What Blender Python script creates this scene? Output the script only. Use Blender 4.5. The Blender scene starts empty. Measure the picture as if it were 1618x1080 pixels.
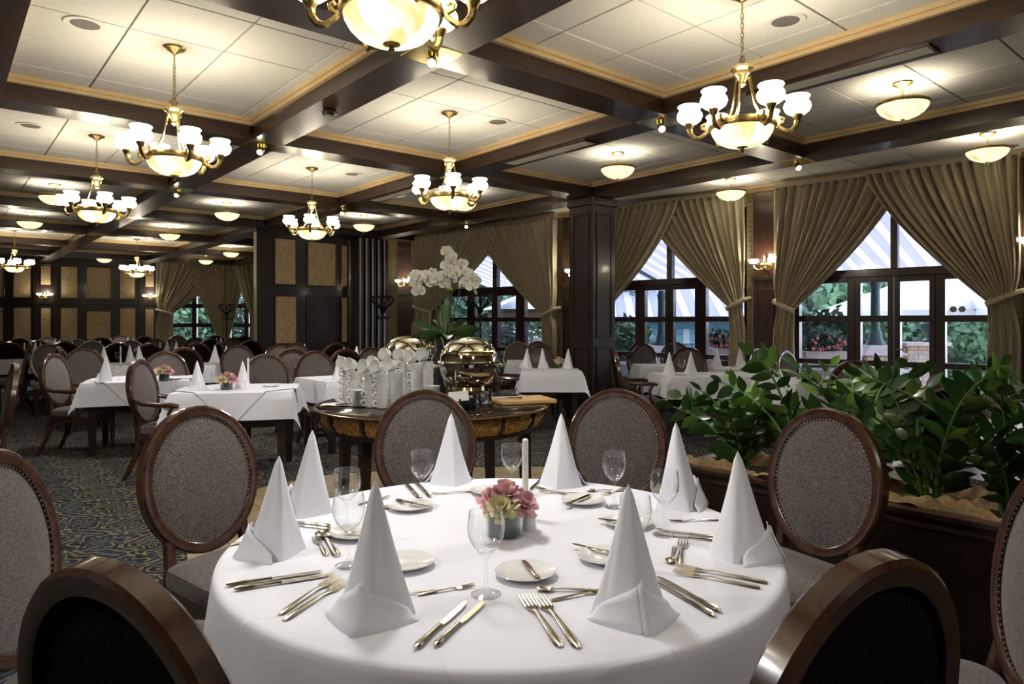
import bpy, bmesh, math, random
from mathutils import Vector, Matrix
random.seed(7)
scene = bpy.context.scene
COL = scene.collection
PI = math.pi

# ------------------------------------------------------------------ camera
CAM_H = 1.37
FPX, HORIZON, CX = 1089.0, 507.0, 809.0          # in the 1618x1080 frame
FW = (0.6426, 0.7662)                            # viewing direction in plan (x right-receding, y left-receding)
RT = (0.7662, -0.6426)
cam_d = bpy.data.cameras.new('camera')
cam = bpy.data.objects.new('camera', cam_d)
COL.objects.link(cam)
cam.location = (0, 0, CAM_H)
cam.rotation_euler = (PI / 2, 0, math.atan2(-FW[0], FW[1]))
cam_d.sensor_width = 36
cam_d.lens = FPX / 1618 * 36
cam_d.shift_y = -(540 - HORIZON) / 1618
cam_d.clip_start = 0.05
cam_d.clip_end = 200
scene.camera = cam

# ------------------------------------------------------------------ world, exposure
world = bpy.data.worlds.new('world')
scene.world = world
world.use_nodes = True
bgn = world.node_tree.nodes['Background']
bgn.inputs[0].default_value = (0.80, 0.86, 1.0, 1)
bgn.inputs[1].default_value = 6.0
scene.view_settings.view_transform = 'Standard'
scene.view_settings.look = 'None'
scene.view_settings.exposure = 0.25
scene.view_settings.gamma = 1.0
scene.view_settings.use_curve_mapping = False
scene.cycles.use_denoising = True
scene.cycles.max_bounces = 8
scene.cycles.diffuse_bounces = 4
scene.cycles.glossy_bounces = 4
scene.cycles.transmission_bounces = 6
scene.cycles.transparent_max_bounces = 24
scene.cycles.sample_clamp_indirect = 6
scene.cycles.caustics_reflective = False
scene.cycles.caustics_refractive = False

GLOBE_E, BOWL_E, CHAND_W, CHAND_DOWN_W, PEND_E, PEND_W, SCONCE_E, SCONCE_W = 4.0, 1.4, 26.0, 64.0, 1.1, 8.0, 5.0, 8.0
WARM = (1.0, 0.90, 0.73)
SOFT = (1.0, 0.975, 0.965)

# ------------------------------------------------------------------ plan helpers
def XZ(X, Z):                                     # metres to the right of / in front of the camera -> plan
    return (X * RT[0] + Z * FW[0], X * RT[1] + Z * FW[1])
def PX(x, d):                                     # column x of the photograph, depth d
    return XZ((x - CX) * d / FPX, d)
def ON(x, y, z):                                  # point seen at (x, y) on the level z
    return PX(x, (z - CAM_H) * FPX / (HORIZON - y))

# ------------------------------------------------------------------ mesh helpers
class MB:
    def __init__(s):
        s.v, s.f = [], []
    def add(s, vs, fs):
        o = len(s.v)
        s.v += [tuple(p) for p in vs]
        s.f += [tuple(i + o for i in f) for f in fs]
        return s
    def box(s, x0, x1, y0, y1, z0, z1):
        vs = [(x, y, z) for x in (x0, x1) for y in (y0, y1) for z in (z0, z1)]
        return s.add(vs, [(0, 1, 3, 2), (4, 6, 7, 5), (0, 4, 5, 1), (2, 3, 7, 6), (0, 2, 6, 4), (1, 5, 7, 3)])
    def cbox(s, x0, x1, y0, y1, z0, z1, b=0.005):
        bm = bmesh.new()
        t = MB().box(x0, x1, y0, y1, z0, z1)
        vs = [bm.verts.new(p) for p in t.v]
        for f in t.f: bm.faces.new([vs[i] for i in f])
        bmesh.ops.bevel(bm, geom=list(bm.edges), offset=b, segments=1, affect='EDGES', profile=0.5)
        bm.verts.index_update()
        s.add([v.co[:] for v in bm.verts], [[v.index for v in f.verts] for f in bm.faces])
        bm.free()
        return s
    def lathe(s, prof, n=16, c=(0, 0, 0), sx=1, sy=1, a0=0, a1=2 * PI):
        full = abs(a1 - a0 - 2 * PI) < 1e-6
        m = n if full else n + 1
        vs = []
        for r, z in prof:
            for k in range(m):
                a = a0 + (a1 - a0) * k / n
                vs.append((c[0] + r * math.cos(a) * sx, c[1] + r * math.sin(a) * sy, c[2] + z))
        fs = []
        for i in range(len(prof) - 1):
            for k in range(n):
                k2 = (k + 1) % m
                fs.append((i * m + k, i * m + k2, (i + 1) * m + k2, (i + 1) * m + k))
        return s.add(vs, fs)
    def tube(s, path, rad, n=6, caps=True, flat=1.0, up=None):
        path = [Vector(p) for p in path]
        if not hasattr(rad, '__len__'): rad = [rad] * len(path)
        t0 = (path[1] - path[0]).normalized()
        if up is None:
            up = Vector((0, 0, 1)) if abs(t0.z) < 0.9 else Vector((1, 0, 0))
        nrm = (Vector(up) - t0 * t0.dot(Vector(up))).normalized()
        vs = []
        for i, p in enumerate(path):
            a = path[min(i + 1, len(path) - 1)] - path[max(i - 1, 0)]
            t = a.normalized()
            nrm = (nrm - t * nrm.dot(t)).normalized()
            b = t.cross(nrm)
            for k in range(n):
                an = 2 * PI * (k + (0.5 if n == 4 else 0)) / n
                vs.append(p + (nrm * math.cos(an) * flat + b * math.sin(an)) * rad[i])
        fs = [(i * n + k, i * n + (k + 1) % n, (i + 1) * n + (k + 1) % n, (i + 1) * n + k)
              for i in range(len(path) - 1) for k in range(n)]
        if caps:
            fs.append(tuple(range(n - 1, -1, -1)))
            fs.append(tuple((len(path) - 1) * n + k for k in range(n)))
        return s.add(vs, fs)
    def ball(s, c, r, n=8, m=5, sz=1.0):
        prof = [(max(1e-4, r * math.sin(PI * i / m)), -r * math.cos(PI * i / m) * sz) for i in range(m + 1)]
        return s.lathe(prof, n, c)
    def grid(s, nx, ny, fn):
        vs = [fn(i / nx, j / ny) for j in range(ny + 1) for i in range(nx + 1)]
        fs = [(j * (nx + 1) + i, j * (nx + 1) + i + 1, (j + 1) * (nx + 1) + i + 1, (j + 1) * (nx + 1) + i)
              for j in range(ny) for i in range(nx)]
        return s.add(vs, fs)
    def prism(s, pts, z0, z1):
        n = len(pts)
        vs = [(p[0], p[1], z0) for p in pts] + [(p[0], p[1], z1) for p in pts]
        fs = [tuple(range(n - 1, -1, -1)), tuple(range(n, 2 * n))] + [(i, (i + 1) % n, n + (i + 1) % n, n + i) for i in range(n)]
        return s.add(vs, fs)
    def xf(s, M):
        s.v = [tuple(M @ Vector(p)) for p in s.v]
        return s
    def merge(s, o):
        return s.add(o.v, o.f)
    def mesh(s, name, mat, smooth=True, sharp=0.7):
        me = bpy.data.meshes.new(name)
        me.from_pydata(s.v, [], s.f)
        bm = bmesh.new(); bm.from_mesh(me)
        bmesh.ops.recalc_face_normals(bm, faces=list(bm.faces))
        if smooth:
            for f in bm.faces: f.smooth = True
            for e in bm.edges:
                if len(e.link_faces) == 2 and e.calc_face_angle(0) > sharp: e.smooth = False
        bm.to_mesh(me); bm.free()
        if mat: me.materials.append(mat)
        return me

def link(name, data, parent=None, loc=None, rz=None):
    o = bpy.data.objects.new(name, data)
    COL.objects.link(o)
    if parent: o.parent = parent
    if loc is not None: o.location = loc
    if rz is not None: o.rotation_euler = (0, 0, rz)
    return o
def part(name, mb, mat, parent, smooth=True, loc=None, rz=None):
    return link(name, mb.mesh(name, mat, smooth), parent, loc, rz)
def tag(o, label=None, cat=None, group=None, kind=None):
    if label: o['label'] = label
    if cat: o['category'] = cat
    if group: o['group'] = group
    if kind: o['kind'] = kind
    return o
def thing(name, label, cat, loc=(0, 0, 0), rz=0, group=None):
    o = link(name, None, None, loc, rz)
    o.empty_display_size = 0.05
    return tag(o, label, cat, group)
def solo(name, mb, mat, label, cat, loc=None, rz=None, group=None, smooth=True):
    return tag(part(name, mb, mat, None, smooth, loc, rz), label, cat, group)
CHILD = {}
def kids(o):
    return [c for c in o.children]
def clone(src, loc, rz=0, label=None, group=None, tree=None, scale=None):
    tree = tree or [(c, [g for g in c.children]) for c in src.children]
    r = src.copy(); COL.objects.link(r)
    r.location = loc; r.rotation_euler = (0, 0, rz)
    if scale: r.scale = (scale,) * 3 if not hasattr(scale, '__len__') else scale
    if label: r['label'] = label
    if group: r['group'] = group
    for c, gs in tree:
        c2 = c.copy(); COL.objects.link(c2); c2.parent = r
        for g in gs:
            g2 = g.copy(); COL.objects.link(g2); g2.parent = c2
    return r
def down_light(name, loc, w, r, color, parent):
    l = bpy.data.lights.new(name, 'SPOT'); l.energy = w; l.shadow_soft_size = r; l.color = color
    l.spot_size = math.radians(168); l.spot_blend = 0.6
    o = bpy.data.objects.new(name, l); COL.objects.link(o); o.location = loc; o.parent = parent
    return o
def point_light(name, loc, w, r=0.05, color=WARM, parent=None):
    l = bpy.data.lights.new(name, 'POINT'); l.energy = w; l.shadow_soft_size = r; l.color = color
    o = bpy.data.objects.new(name, l); COL.objects.link(o); o.location = loc
    if parent: o.parent = parent
    return o

# ------------------------------------------------------------------ materials
def nodes(name):
    m = bpy.data.materials.new(name); m.use_nodes = True
    nt = m.node_tree
    return m, nt, nt.nodes['Principled BSDF'], nt.nodes['Material Output']
def N(nt, t, **kw):
    n = nt.nodes.new(t)
    for k, v in kw.items():
        if k in n.inputs: n.inputs[k].default_value = v
        else: setattr(n, k, v)
    return n
def L(nt, a, b): nt.links.new(a, b)
def ramp(nt, fac, stops):
    r = nt.nodes.new('ShaderNodeValToRGB')
    cr = r.color_ramp
    while len(cr.elements) > 1: cr.elements.remove(cr.elements[-1])
    cr.elements[0].position = stops[0][0]; cr.elements[0].color = (*stops[0][1], 1)
    for p, c in stops[1:]:
        e = cr.elements.new(p); e.color = (*c, 1)
    if fac is not None: L(nt, fac, r.inputs[0])
    return r
def mth(nt, op, a, b=None, c=None):
    n = nt.nodes.new('ShaderNodeMath'); n.operation = op
    for i, x in enumerate((a, b, c)):
        if x is None: continue
        if hasattr(x, 'links') or hasattr(x, 'is_output'): L(nt, x, n.inputs[i])
        else: n.inputs[i].default_value = x
    return n.outputs[0]
def coords(nt, scale=(1, 1, 1), kind='Object', rot=(0, 0, 0)):
    tc = nt.nodes.new('ShaderNodeTexCoord')
    mp = N(nt, 'ShaderNodeMapping')
    mp.inputs['Scale'].default_value = scale; mp.inputs['Rotation'].default_value = rot
    L(nt, tc.outputs[kind], mp.inputs[0])
    return mp.outputs[0]
def bump(nt, bsdf, h, s=0.2, d=0.002):
    b = N(nt, 'ShaderNodeBump'); b.inputs['Strength'].default_value = s; b.inputs['Distance'].default_value = d
    L(nt, h, b.inputs['Height']); L(nt, b.outputs[0], bsdf.inputs['Normal'])
def simple(name, col, rough=0.5, metal=0.0, noise=0.0, nscale=20, bmp=0, coat=0, spec=0.5, stretch=(1, 1, 1), sheen=0):
    m, nt, b, o = nodes(name)
    b.inputs['Roughness'].default_value = rough
    b.inputs['Metallic'].default_value = metal
    b.inputs['Specular IOR Level'].default_value = spec
    b.inputs['Coat Weight'].default_value = coat
    b.inputs['Coat Roughness'].default_value = 0.12
    b.inputs['Sheen Weight'].default_value = sheen
    b.inputs['Base Color'].default_value = (*col, 1)
    if noise or bmp:
        n = N(nt, 'ShaderNodeTexNoise', Scale=nscale, Detail=4.0)
        L(nt, coords(nt, stretch), n.inputs['Vector'])
        if noise:
            lo = tuple(max(0, c * (1 - noise)) for c in col); hi = tuple(min(1, c * (1 + noise)) for c in col)
            r = ramp(nt, n.outputs[0], [(0.3, lo), (0.7, hi)])
            L(nt, r.outputs[0], b.inputs['Base Color'])
        if bmp: bump(nt, b, n.outputs[0], bmp)
    return m
def wood(name, dark, light, rough=0.3, coat=0.3, scale=(3, 3, 0.4), gs=14):
    m, nt, b, o = nodes(name)
    n = N(nt, 'ShaderNodeTexNoise', Scale=float(gs), Detail=6.0, Distortion=0.6)
    L(nt, coords(nt, scale), n.inputs['Vector'])
    r = ramp(nt, n.outputs[0], [(0.32, dark), (0.68, light)])
    L(nt, r.outputs[0], b.inputs['Base Color'])
    b.inputs['Roughness'].default_value = rough
    b.inputs['Coat Weight'].default_value = coat; b.inputs['Coat Roughness'].default_value = 0.1
    bump(nt, b, n.outputs[0], 0.06)
    return m
def weave(name, c1, c2, scale=260, rough=0.9, sheen=0.25, spec=0.2):
    m, nt, b, o = nodes(name)
    v = coords(nt)
    sx = nt.nodes.new('ShaderNodeSeparateXYZ'); L(nt, v, sx.inputs[0])
    hz = mth(nt, 'ADD', sx.outputs[2], mth(nt, 'MULTIPLY', sx.outputs[1], 1.0))
    a = mth(nt, 'SINE', mth(nt, 'MULTIPLY', sx.outputs[0], scale * 2.4))
    c = mth(nt, 'SINE', mth(nt, 'MULTIPLY', hz, scale * 2.4))
    p = mth(nt, 'MULTIPLY', a, c)
    n = N(nt, 'ShaderNodeTexNoise', Scale=130.0, Detail=3.0); L(nt, v, n.inputs['Vector'])
    q = mth(nt, 'ADD', mth(nt, 'MULTIPLY_ADD', p, 0.22, 0.0), n.outputs[0])
    r = ramp(nt, q, [(0.25, c1), (0.75, c2)])
    L(nt, r.outputs[0], b.inputs['Base Color'])
    b.inputs['Roughness'].default_value = rough; b.inputs['Specular IOR Level'].default_value = spec
    b.inputs['Sheen Weight'].default_value = sheen
    bump(nt, b, q, 0.35, 0.001)
    return m
def lit(name, col, strength, vein=(0.75, 0.55, 0.2), vs=6):
    m, nt, b, o = nodes(name)
    n = N(nt, 'ShaderNodeTexNoise', Scale=float(vs), Detail=5.0, Distortion=1.2)
    L(nt, coords(nt), n.inputs['Vector'])
    r = ramp(nt, n.outputs[0], [(0.36, vein), (0.46, col), (1.0, col)])
    L(nt, r.outputs[0], b.inputs['Emission Color'])
    b.inputs['Emission Strength'].default_value = strength
    b.inputs['Base Color'].default_value = (0.8, 0.75, 0.62, 1)
    b.inputs['Roughness'].default_value = 0.3
    return m
def thin_glass(name, tint=(1, 1, 1), refl=0.9, edge=0.35, base=0.04):
    m, nt, b, o = nodes(name)
    nt.nodes.remove(b)
    tr = N(nt, 'ShaderNodeBsdfTransparent', Color=(*tint, 1))
    gl = N(nt, 'ShaderNodeBsdfGlossy', Color=(refl, refl, refl, 1), Roughness=0.03)
    lw = N(nt, 'ShaderNodeLayerWeight', Blend=edge)
    fac = mth(nt, 'ADD', mth(nt, 'MULTIPLY', mth(nt, 'POWER', lw.outputs['Facing'], 2.4), 0.7 if edge > 0.3 else 0.25), base)
    if edge > 0.3:                                # glass walls darken towards their silhouettes
        g = ramp(nt, lw.outputs['Facing'], [(0.0, tint), (0.55, tint), (1.0, (0.42, 0.44, 0.45))])
        L(nt, g.outputs[0], tr.inputs[0])
    mx = N(nt, 'ShaderNodeMixShader')
    L(nt, fac, mx.inputs[0]); L(nt, tr.outputs[0], mx.inputs[1]); L(nt, gl.outputs[0], mx.inputs[2])
    L(nt, mx.outputs[0], o.inputs[0])
    return m

MT = {}
MT['beam'] = wood('dark_beam_wood', (0.026, 0.012, 0.007), (0.056, 0.026, 0.013), 0.34, 0.3, (4, 0.25, 4), 6)
MT['beam_x'] = wood('dark_cross_beam_wood', (0.026, 0.012, 0.007), (0.056, 0.026, 0.013), 0.34, 0.3, (0.25, 4, 4), 6)
MT['panel_wood'] = wood('dark_panel_wood', (0.009, 0.004, 0.003), (0.022, 0.009, 0.006), 0.38, 0.12, (6, 6, 0.7), 6)
MT['pil_wood'] = wood('pilaster_wood', (0.022, 0.008, 0.005), (0.055, 0.020, 0.010), 0.3, 0.3, (6, 6, 0.7), 6)
MT['chair_wood'] = wood('chair_mahogany', (0.033, 0.0135, 0.008), (0.072, 0.030, 0.016), 0.22, 0.5, (3, 3, 3), 7)
MT['dark_wood'] = wood('table_dark_wood', (0.010, 0.005, 0.004), (0.026, 0.012, 0.008), 0.3, 0.2, (3, 3, 3), 6)
MT['window_wood'] = wood('window_dark_wood', (0.018, 0.007, 0.006), (0.042, 0.016, 0.011), 0.3, 0.3, (6, 6, 0.7), 6)
MT['cream_trim'] = wood('cream_cornice', (0.60, 0.43, 0.22), (0.72, 0.54, 0.30), 0.45, 0.1, (1, 1, 1), 3)
MT['fabric'] = weave('grey_brown_weave', (0.040, 0.032, 0.029), (0.185, 0.155, 0.140))
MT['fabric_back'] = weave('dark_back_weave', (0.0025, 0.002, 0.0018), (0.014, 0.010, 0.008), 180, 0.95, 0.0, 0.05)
MT['nail'] = simple('antique_nails', (0.35, 0.30, 0.24), 0.3, 1.0)
MT['cloth'] = simple('white_linen', (0.77, 0.78, 0.83), 0.8, 0, 0.03, 60, 0.05, sheen=0.2)
def creased_linen():
    m, nt, b, o = nodes('creased_white_linen')
    b.inputs['Base Color'].default_value = (0.76, 0.77, 0.83, 1); b.inputs['Roughness'].default_value = 0.8
    b.inputs['Sheen Weight'].default_value = 0.2
    sp = nt.nodes.new('ShaderNodeSeparateXYZ'); L(nt, coords(nt, (1, 1, 1), 'Object', (0, 0, 0.35)), sp.inputs[0])
    hs = None
    for ax in (0, 1):                             # ironed fold lines every 42 cm
        d = mth(nt, 'ABSOLUTE', mth(nt, 'SUBTRACT', mth(nt, 'FRACT', mth(nt, 'MULTIPLY_ADD', sp.outputs[ax], 1 / 0.42, 0.3)), 0.5))
        hgt = mth(nt, 'MAXIMUM', mth(nt, 'MULTIPLY_ADD', d, -1 / 0.014, 1.0), 0.0)
        hs = hgt if hs is None else mth(nt, 'MAXIMUM', hs, hgt)
    n = N(nt, 'ShaderNodeTexNoise', Scale=4.0, Detail=3.0); L(nt, coords(nt), n.inputs['Vector'])
    bump(nt, b, mth(nt, 'MULTIPLY_ADD', hs, 0.35, n.outputs[0]), 0.55, 0.006)
    return m
MT['round_linen'] = creased_linen()
MT['napkin'] = simple('white_napkin_linen', (0.84, 0.85, 0.91), 0.7, 0, 0.02, 90, 0.05, sheen=0.2)
MT['brass'] = simple('antique_brass', (0.42, 0.31, 0.13), 0.32, 1.0, 0.45, 60, 0.3)
MT['bright_brass'] = simple('polished_brass', (0.85, 0.68, 0.30), 0.18, 1.0)
MT['steel'] = simple('polished_steel', (0.72, 0.70, 0.66), 0.12, 1.0)
MT['edge_metal'] = simple('dull_edge_metal', (0.50, 0.45, 0.36), 0.45, 0.5)
MT['cutlery'] = simple('cutlery_steel', (0.66, 0.60, 0.48), 0.15, 1.0)
MT['chafer'] = simple('polished_chafer_steel', (0.74, 0.69, 0.58), 0.06, 1.0)
MT['globe'] = lit('alabaster_globe_glow', (1.0, 0.90, 0.70), GLOBE_E, (1.0, 0.86, 0.62), 9)
MT['bowl'] = lit('alabaster_bowl_glow', (1.0, 0.88, 0.62), BOWL_E, (0.62, 0.47, 0.17), 5)
MT['pend'] = lit('pendant_bowl_glow', (1.0, 0.86, 0.52), PEND_E, (0.60, 0.44, 0.15), 7)
MT['sconce'] = lit('sconce_cup_glow', (1.0, 0.88, 0.62), SCONCE_E, (1.0, 0.8, 0.5), 9)
MT['spot'] = lit('spot_lamp_glow', (1.0, 0.95, 0.85), 14.0, (1, 1, 0.9), 3)
MT['tile'] = simple('ceiling_tile_white', (0.76, 0.74, 0.69), 0.9, 0, 0.04, 45, 0.12)
MT['tgrid'] = simple('ceiling_grid_grey', (0.42, 0.40, 0.36), 0.6)
MT['grille'] = simple('speaker_grille_grey', (0.15, 0.14, 0.13), 0.6, 0, 0.3, 300)
MT['white_metal'] = simple('white_painted_metal', (0.75, 0.72, 0.65), 0.5)
MT['curtain'] = simple('olive_beige_curtain', (0.52, 0.45, 0.31), 0.85, 0, 0.06, 120, 0.05, spec=0.2, sheen=0.3)
MT['plaster'] = simple('warm_plaster', (0.50, 0.42, 0.28), 0.8, 0, 0.05, 10)
MT['porcelain'] = simple('white_porcelain', (0.80, 0.80, 0.78), 0.12, 0, coat=0.5)
MT['glassware'] = thin_glass('clear_glassware', (0.985, 0.99, 0.99), 0.95, 0.4, 0.03)
MT['pane'] = thin_glass('window_pane', (0.92, 0.95, 0.98), 0.5, 0.2, 0.02)
MT['wax'] = simple('white_candle_wax', (0.85, 0.83, 0.78), 0.4)
def leaf_mat():
    m, nt, b, o = nodes('glossy_green_leaf')
    oi = nt.nodes.new('ShaderNodeObjectInfo')
    r = ramp(nt, oi.outputs['Random'], [(0.0, (0.012, 0.040, 0.009)), (0.6, (0.028, 0.080, 0.016)), (0.85, (0.06, 0.14, 0.022)), (1.0, (0.13, 0.23, 0.035))])
    L(nt, r.outputs[0], b.inputs['Base Color']); b.inputs['Roughness'].default_value = 0.28; b.inputs['Coat Weight'].default_value = 0.15
    return m
MT['leaf'] = leaf_mat()
MT['stem'] = simple('green_stem', (0.07, 0.15, 0.03), 0.5)
MT['burlap'] = simple('tan_burlap', (0.29, 0.19, 0.085), 0.95, 0, 0.35, 60, 0.6)
MT['soil'] = simple('dark_soil', (0.03, 0.02, 0.012), 0.95, 0, 0.5, 40, 0.5)
MT['black_pot'] = simple('black_glazed_pot', (0.012, 0.012, 0.014), 0.3)
MT['petal_white'] = simple('white_orchid_petal', (0.85, 0.85, 0.80), 0.6, 0, 0.05, 20)
MT['petal_yellow'] = simple('orchid_lip_yellow', (0.70, 0.60, 0.18), 0.6)
MT['orchid_leaf'] = simple('orchid_leaf_green', (0.035, 0.095, 0.02), 0.3, 0, 0.4, 8, coat=0.2)
MT['orchid_stem'] = simple('orchid_stem_dark', (0.06, 0.06, 0.025), 0.5)
MT['root'] = simple('pale_roots', (0.45, 0.36, 0.24), 0.8)
MT['rose'] = simple('dusty_pink_petal', (0.74, 0.44, 0.46), 0.6, 0, 0.2, 30)
MT['rose_pale'] = simple('pale_yellow_petal', (0.72, 0.66, 0.38), 0.6, 0, 0.2, 30)
MT['dark_leaf'] = simple('dark_wrapped_leaf', (0.035, 0.07, 0.055), 0.35, 0, 0.4, 20)
MT['iron'] = simple('black_iron', (0.008, 0.008, 0.009), 0.4, 0.3)
MT['board'] = wood('maple_board', (0.45, 0.26, 0.09), (0.60, 0.38, 0.15), 0.5, 0, (1, 6, 1), 5)
MT['paper'] = simple('cream_card', (0.78, 0.74, 0.62), 0.7)
MT['floor_tile'] = simple('beige_floor_tile', (0.30, 0.23, 0.12), 0.35, 0, 0.18, 5)
MT['grout'] = simple('dark_grout', (0.10, 0.08, 0.05), 0.9)
MT['gold'] = simple('gold_rattan', (0.30, 0.16, 0.045), 0.5, 0.2, 0.5, 40, 0.3)
MT['teal'] = simple('teal_cloth', (0.12, 0.42, 0.36), 0.8)

def carpet_mat():
    m, nt, b, o = nodes('navy_gold_carpet')
    v = coords(nt, (1 / 0.52,) * 3)
    dn = N(nt, 'ShaderNodeTexNoise', Scale=2.2, Detail=1.0); L(nt, v, dn.inputs['Vector'])
    sp = nt.nodes.new('ShaderNodeSeparateXYZ'); L(nt, v, sp.inputs[0])
    wob = mth(nt, 'MULTIPLY_ADD', dn.outputs[0], 0.16, -0.08)
    masks = []
    for (ox, oy, k, pn, ph) in ((0, 0, 24.0, 6, 1.5), (0.5, 0.5, 30.0, 4, 1.9)):
        fx = mth(nt, 'SUBTRACT', mth(nt, 'FRACT', mth(nt, 'ADD', mth(nt, 'ADD', sp.outputs[0], ox), wob)), 0.5)
        fy = mth(nt, 'SUBTRACT', mth(nt, 'FRACT', mth(nt, 'ADD', mth(nt, 'ADD', sp.outputs[1], oy), wob)), 0.5)
        r = mth(nt, 'SQRT', mth(nt, 'ADD', mth(nt, 'MULTIPLY', fx, fx), mth(nt, 'MULTIPLY', fy, fy)))
        an = mth(nt, 'ARCTAN2', fy, fx)
        pet = mth(nt, 'MULTIPLY', mth(nt, 'SINE', mth(nt, 'MULTIPLY', an, float(pn))), ph)
        w = mth(nt, 'ABSOLUTE', mth(nt, 'SINE', mth(nt, 'ADD', mth(nt, 'MULTIPLY', r, k), pet)))
        line = mth(nt, 'LESS_THAN', w, 0.47)
        curl = mth(nt, 'GREATER_THAN', mth(nt, 'SINE', mth(nt, 'ADD', mth(nt, 'MULTIPLY', an, float(pn)), mth(nt, 'MULTIPLY', r, 30.0))), -0.72)
        ins = mth(nt, 'LESS_THAN', r, 0.46)
        masks.append(mth(nt, 'MULTIPLY', mth(nt, 'MULTIPLY', line, curl), ins))
    g = mth(nt, 'MAXIMUM', masks[0], masks[1])
    fine = N(nt, 'ShaderNodeTexNoise', Scale=90.0, Detail=3.0); L(nt, v, fine.inputs['Vector'])
    broad = N(nt, 'ShaderNodeTexNoise', Scale=3.0, Detail=2.0); L(nt, v, broad.inputs['Vector'])
    navy = ramp(nt, broad.outputs[0], [(0.35, (0.008, 0.011, 0.020)), (0.62, (0.022, 0.034, 0.056))])
    gold = ramp(nt, fine.outputs[0], [(0.3, (0.10, 0.080, 0.034)), (0.7, (0.23, 0.19, 0.085))])
    mx = N(nt, 'ShaderNodeMix', data_type='RGBA')
    L(nt, g, mx.inputs[0]); L(nt, navy.outputs[0], mx.inputs[6]); L(nt, gold.outputs[0], mx.inputs[7])
    L(nt, mx.outputs[2], b.inputs['Base Color'])
    b.inputs['Roughness'].default_value = 0.95; b.inputs['Specular IOR Level'].default_value = 0.1
    bump(nt, b, fine.outputs[0], 0.4, 0.003)
    return m
MT['carpet'] = carpet_mat()
def damask():
    m, nt, b, o = nodes('tan_damask_panel')
    n = N(nt, 'ShaderNodeTexNoise', Scale=9.0, Detail=3.0, Distortion=2.0); L(nt, coords(nt), n.inputs['Vector'])
    r = ramp(nt, n.outputs[0], [(0.42, (0.52, 0.37, 0.20)), (0.56, (0.64, 0.48, 0.28))])
    L(nt, r.outputs[0], b.inputs['Base Color']); b.inputs['Roughness'].default_value = 0.8
    return m
MT['damask'] = damask()
def brick_mat(name, c1, c2, mortar, sc=1.0, flip=False):
    m, nt, b, o = nodes(name)
    tc = nt.nodes.new('ShaderNodeTexCoord'); sp = nt.nodes.new('ShaderNodeSeparateXYZ'); L(nt, tc.outputs['Object'], sp.inputs[0])
    cb = nt.nodes.new('ShaderNodeCombineXYZ')
    L(nt, mth(nt, 'ADD', sp.outputs[0], sp.outputs[1]), cb.inputs[0]); L(nt, sp.outputs[2], cb.inputs[1])
    br = N(nt, 'ShaderNodeTexBrick', Scale=4.0 * sc, Color1=(*c1, 1), Color2=(*c2, 1), Mortar=(*mortar, 1))
    br.inputs['Mortar Size'].default_value = 0.02
    L(nt, cb.outputs[0], br.inputs['Vector']); L(nt, br.outputs[0], b.inputs['Base Color'])
    b.inputs['Roughness'].default_value = 0.85
    bump(nt, b, br.outputs['Fac'], -0.6, 0.006)
    return m
MT['brick'] = brick_mat('cream_brick', (0.40, 0.31, 0.17), (0.46, 0.37, 0.21), (0.26, 0.20, 0.11), 0.9)
MT['out_brick'] = brick_mat('terrace_brick', (0.50, 0.36, 0.26), (0.58, 0.44, 0.33), (0.20, 0.16, 0.14), 0.8)
MT['out_green'] = simple('green_painted_iron', (0.035, 0.085, 0.085), 0.45)
def canvas(name, col, tl=0.6):
    m, nt, b, o = nodes(name)
    b.inputs['Base Color'].default_value = (*col, 1); b.inputs['Roughness'].default_value = 0.8
    tr = N(nt, 'ShaderNodeBsdfTranslucent', Color=(*col, 1)); mx = N(nt, 'ShaderNodeMixShader'); mx.inputs[0].default_value = tl
    L(nt, b.outputs[0], mx.inputs[1]); L(nt, tr.outputs[0], mx.inputs[2]); L(nt, mx.outputs[0], o.inputs[0])
    return m
MT['out_white'] = canvas('white_canvas', (0.80, 0.80, 0.82))
MT['awn_a'] = canvas('awning_white', (0.78, 0.77, 0.84))
MT['awn_b'] = canvas('awning_lavender_grey', (0.60, 0.59, 0.67))
MT['out_blue'] = simple('blue_timber', (0.09, 0.22, 0.30), 0.7, 0, 0.15, 8)
MT['out_roof'] = simple('grey_shingles', (0.30, 0.31, 0.33), 0.8, 0, 0.2, 20)
MT['out_stone'] = simple('pale_stone', (0.55, 0.50, 0.45), 0.8, 0, 0.15, 12)
MT['out_floor'] = simple('terrace_paving', (0.42, 0.38, 0.34), 0.8, 0, 0.15, 4)
MT['foliage'] = simple('garden_foliage', (0.036, 0.095, 0.055), 0.6, 0, 0.7, 2.5)
MT['foliage_l'] = simple('pale_garden_foliage', (0.11, 0.22, 0.12), 0.6, 0, 0.6, 2.5)
MT['bark'] = simple('tree_bark', (0.10, 0.07, 0.05), 0.9, 0, 0.3, 12)
MT['flower_pink'] = simple('pink_geranium', (0.65, 0.20, 0.22), 0.6, 0, 0.4, 8)
# ================================================================== STRUCTURE
CEIL, ZB = 3.27, 3.07
UB = [-2.20, 0.24, 2.44, 4.76, 7.08]
VB = [-2.27, 0.72, 3.70, 6.69, 9.67, 12.66, 15.64, 18.62, 21.61]
A0, SL = 9.495, -0.1164
PHI = math.atan2(-SL, 1)
WU = lambda v: A0 + SL * v
def struct(name, mb, mat, parent=None, smooth=False, label=None):
    o = part(name, mb, mat, parent, smooth)
    if parent is None: o['kind'] = 'structure'
    if label: o['label'] = label
    return o
def struct_empty(name, label, loc=(0, 0, 0), rz=0):
    o = link(name, None, None, loc, rz); o['kind'] = 'structure'; o['label'] = label
    return o

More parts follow.
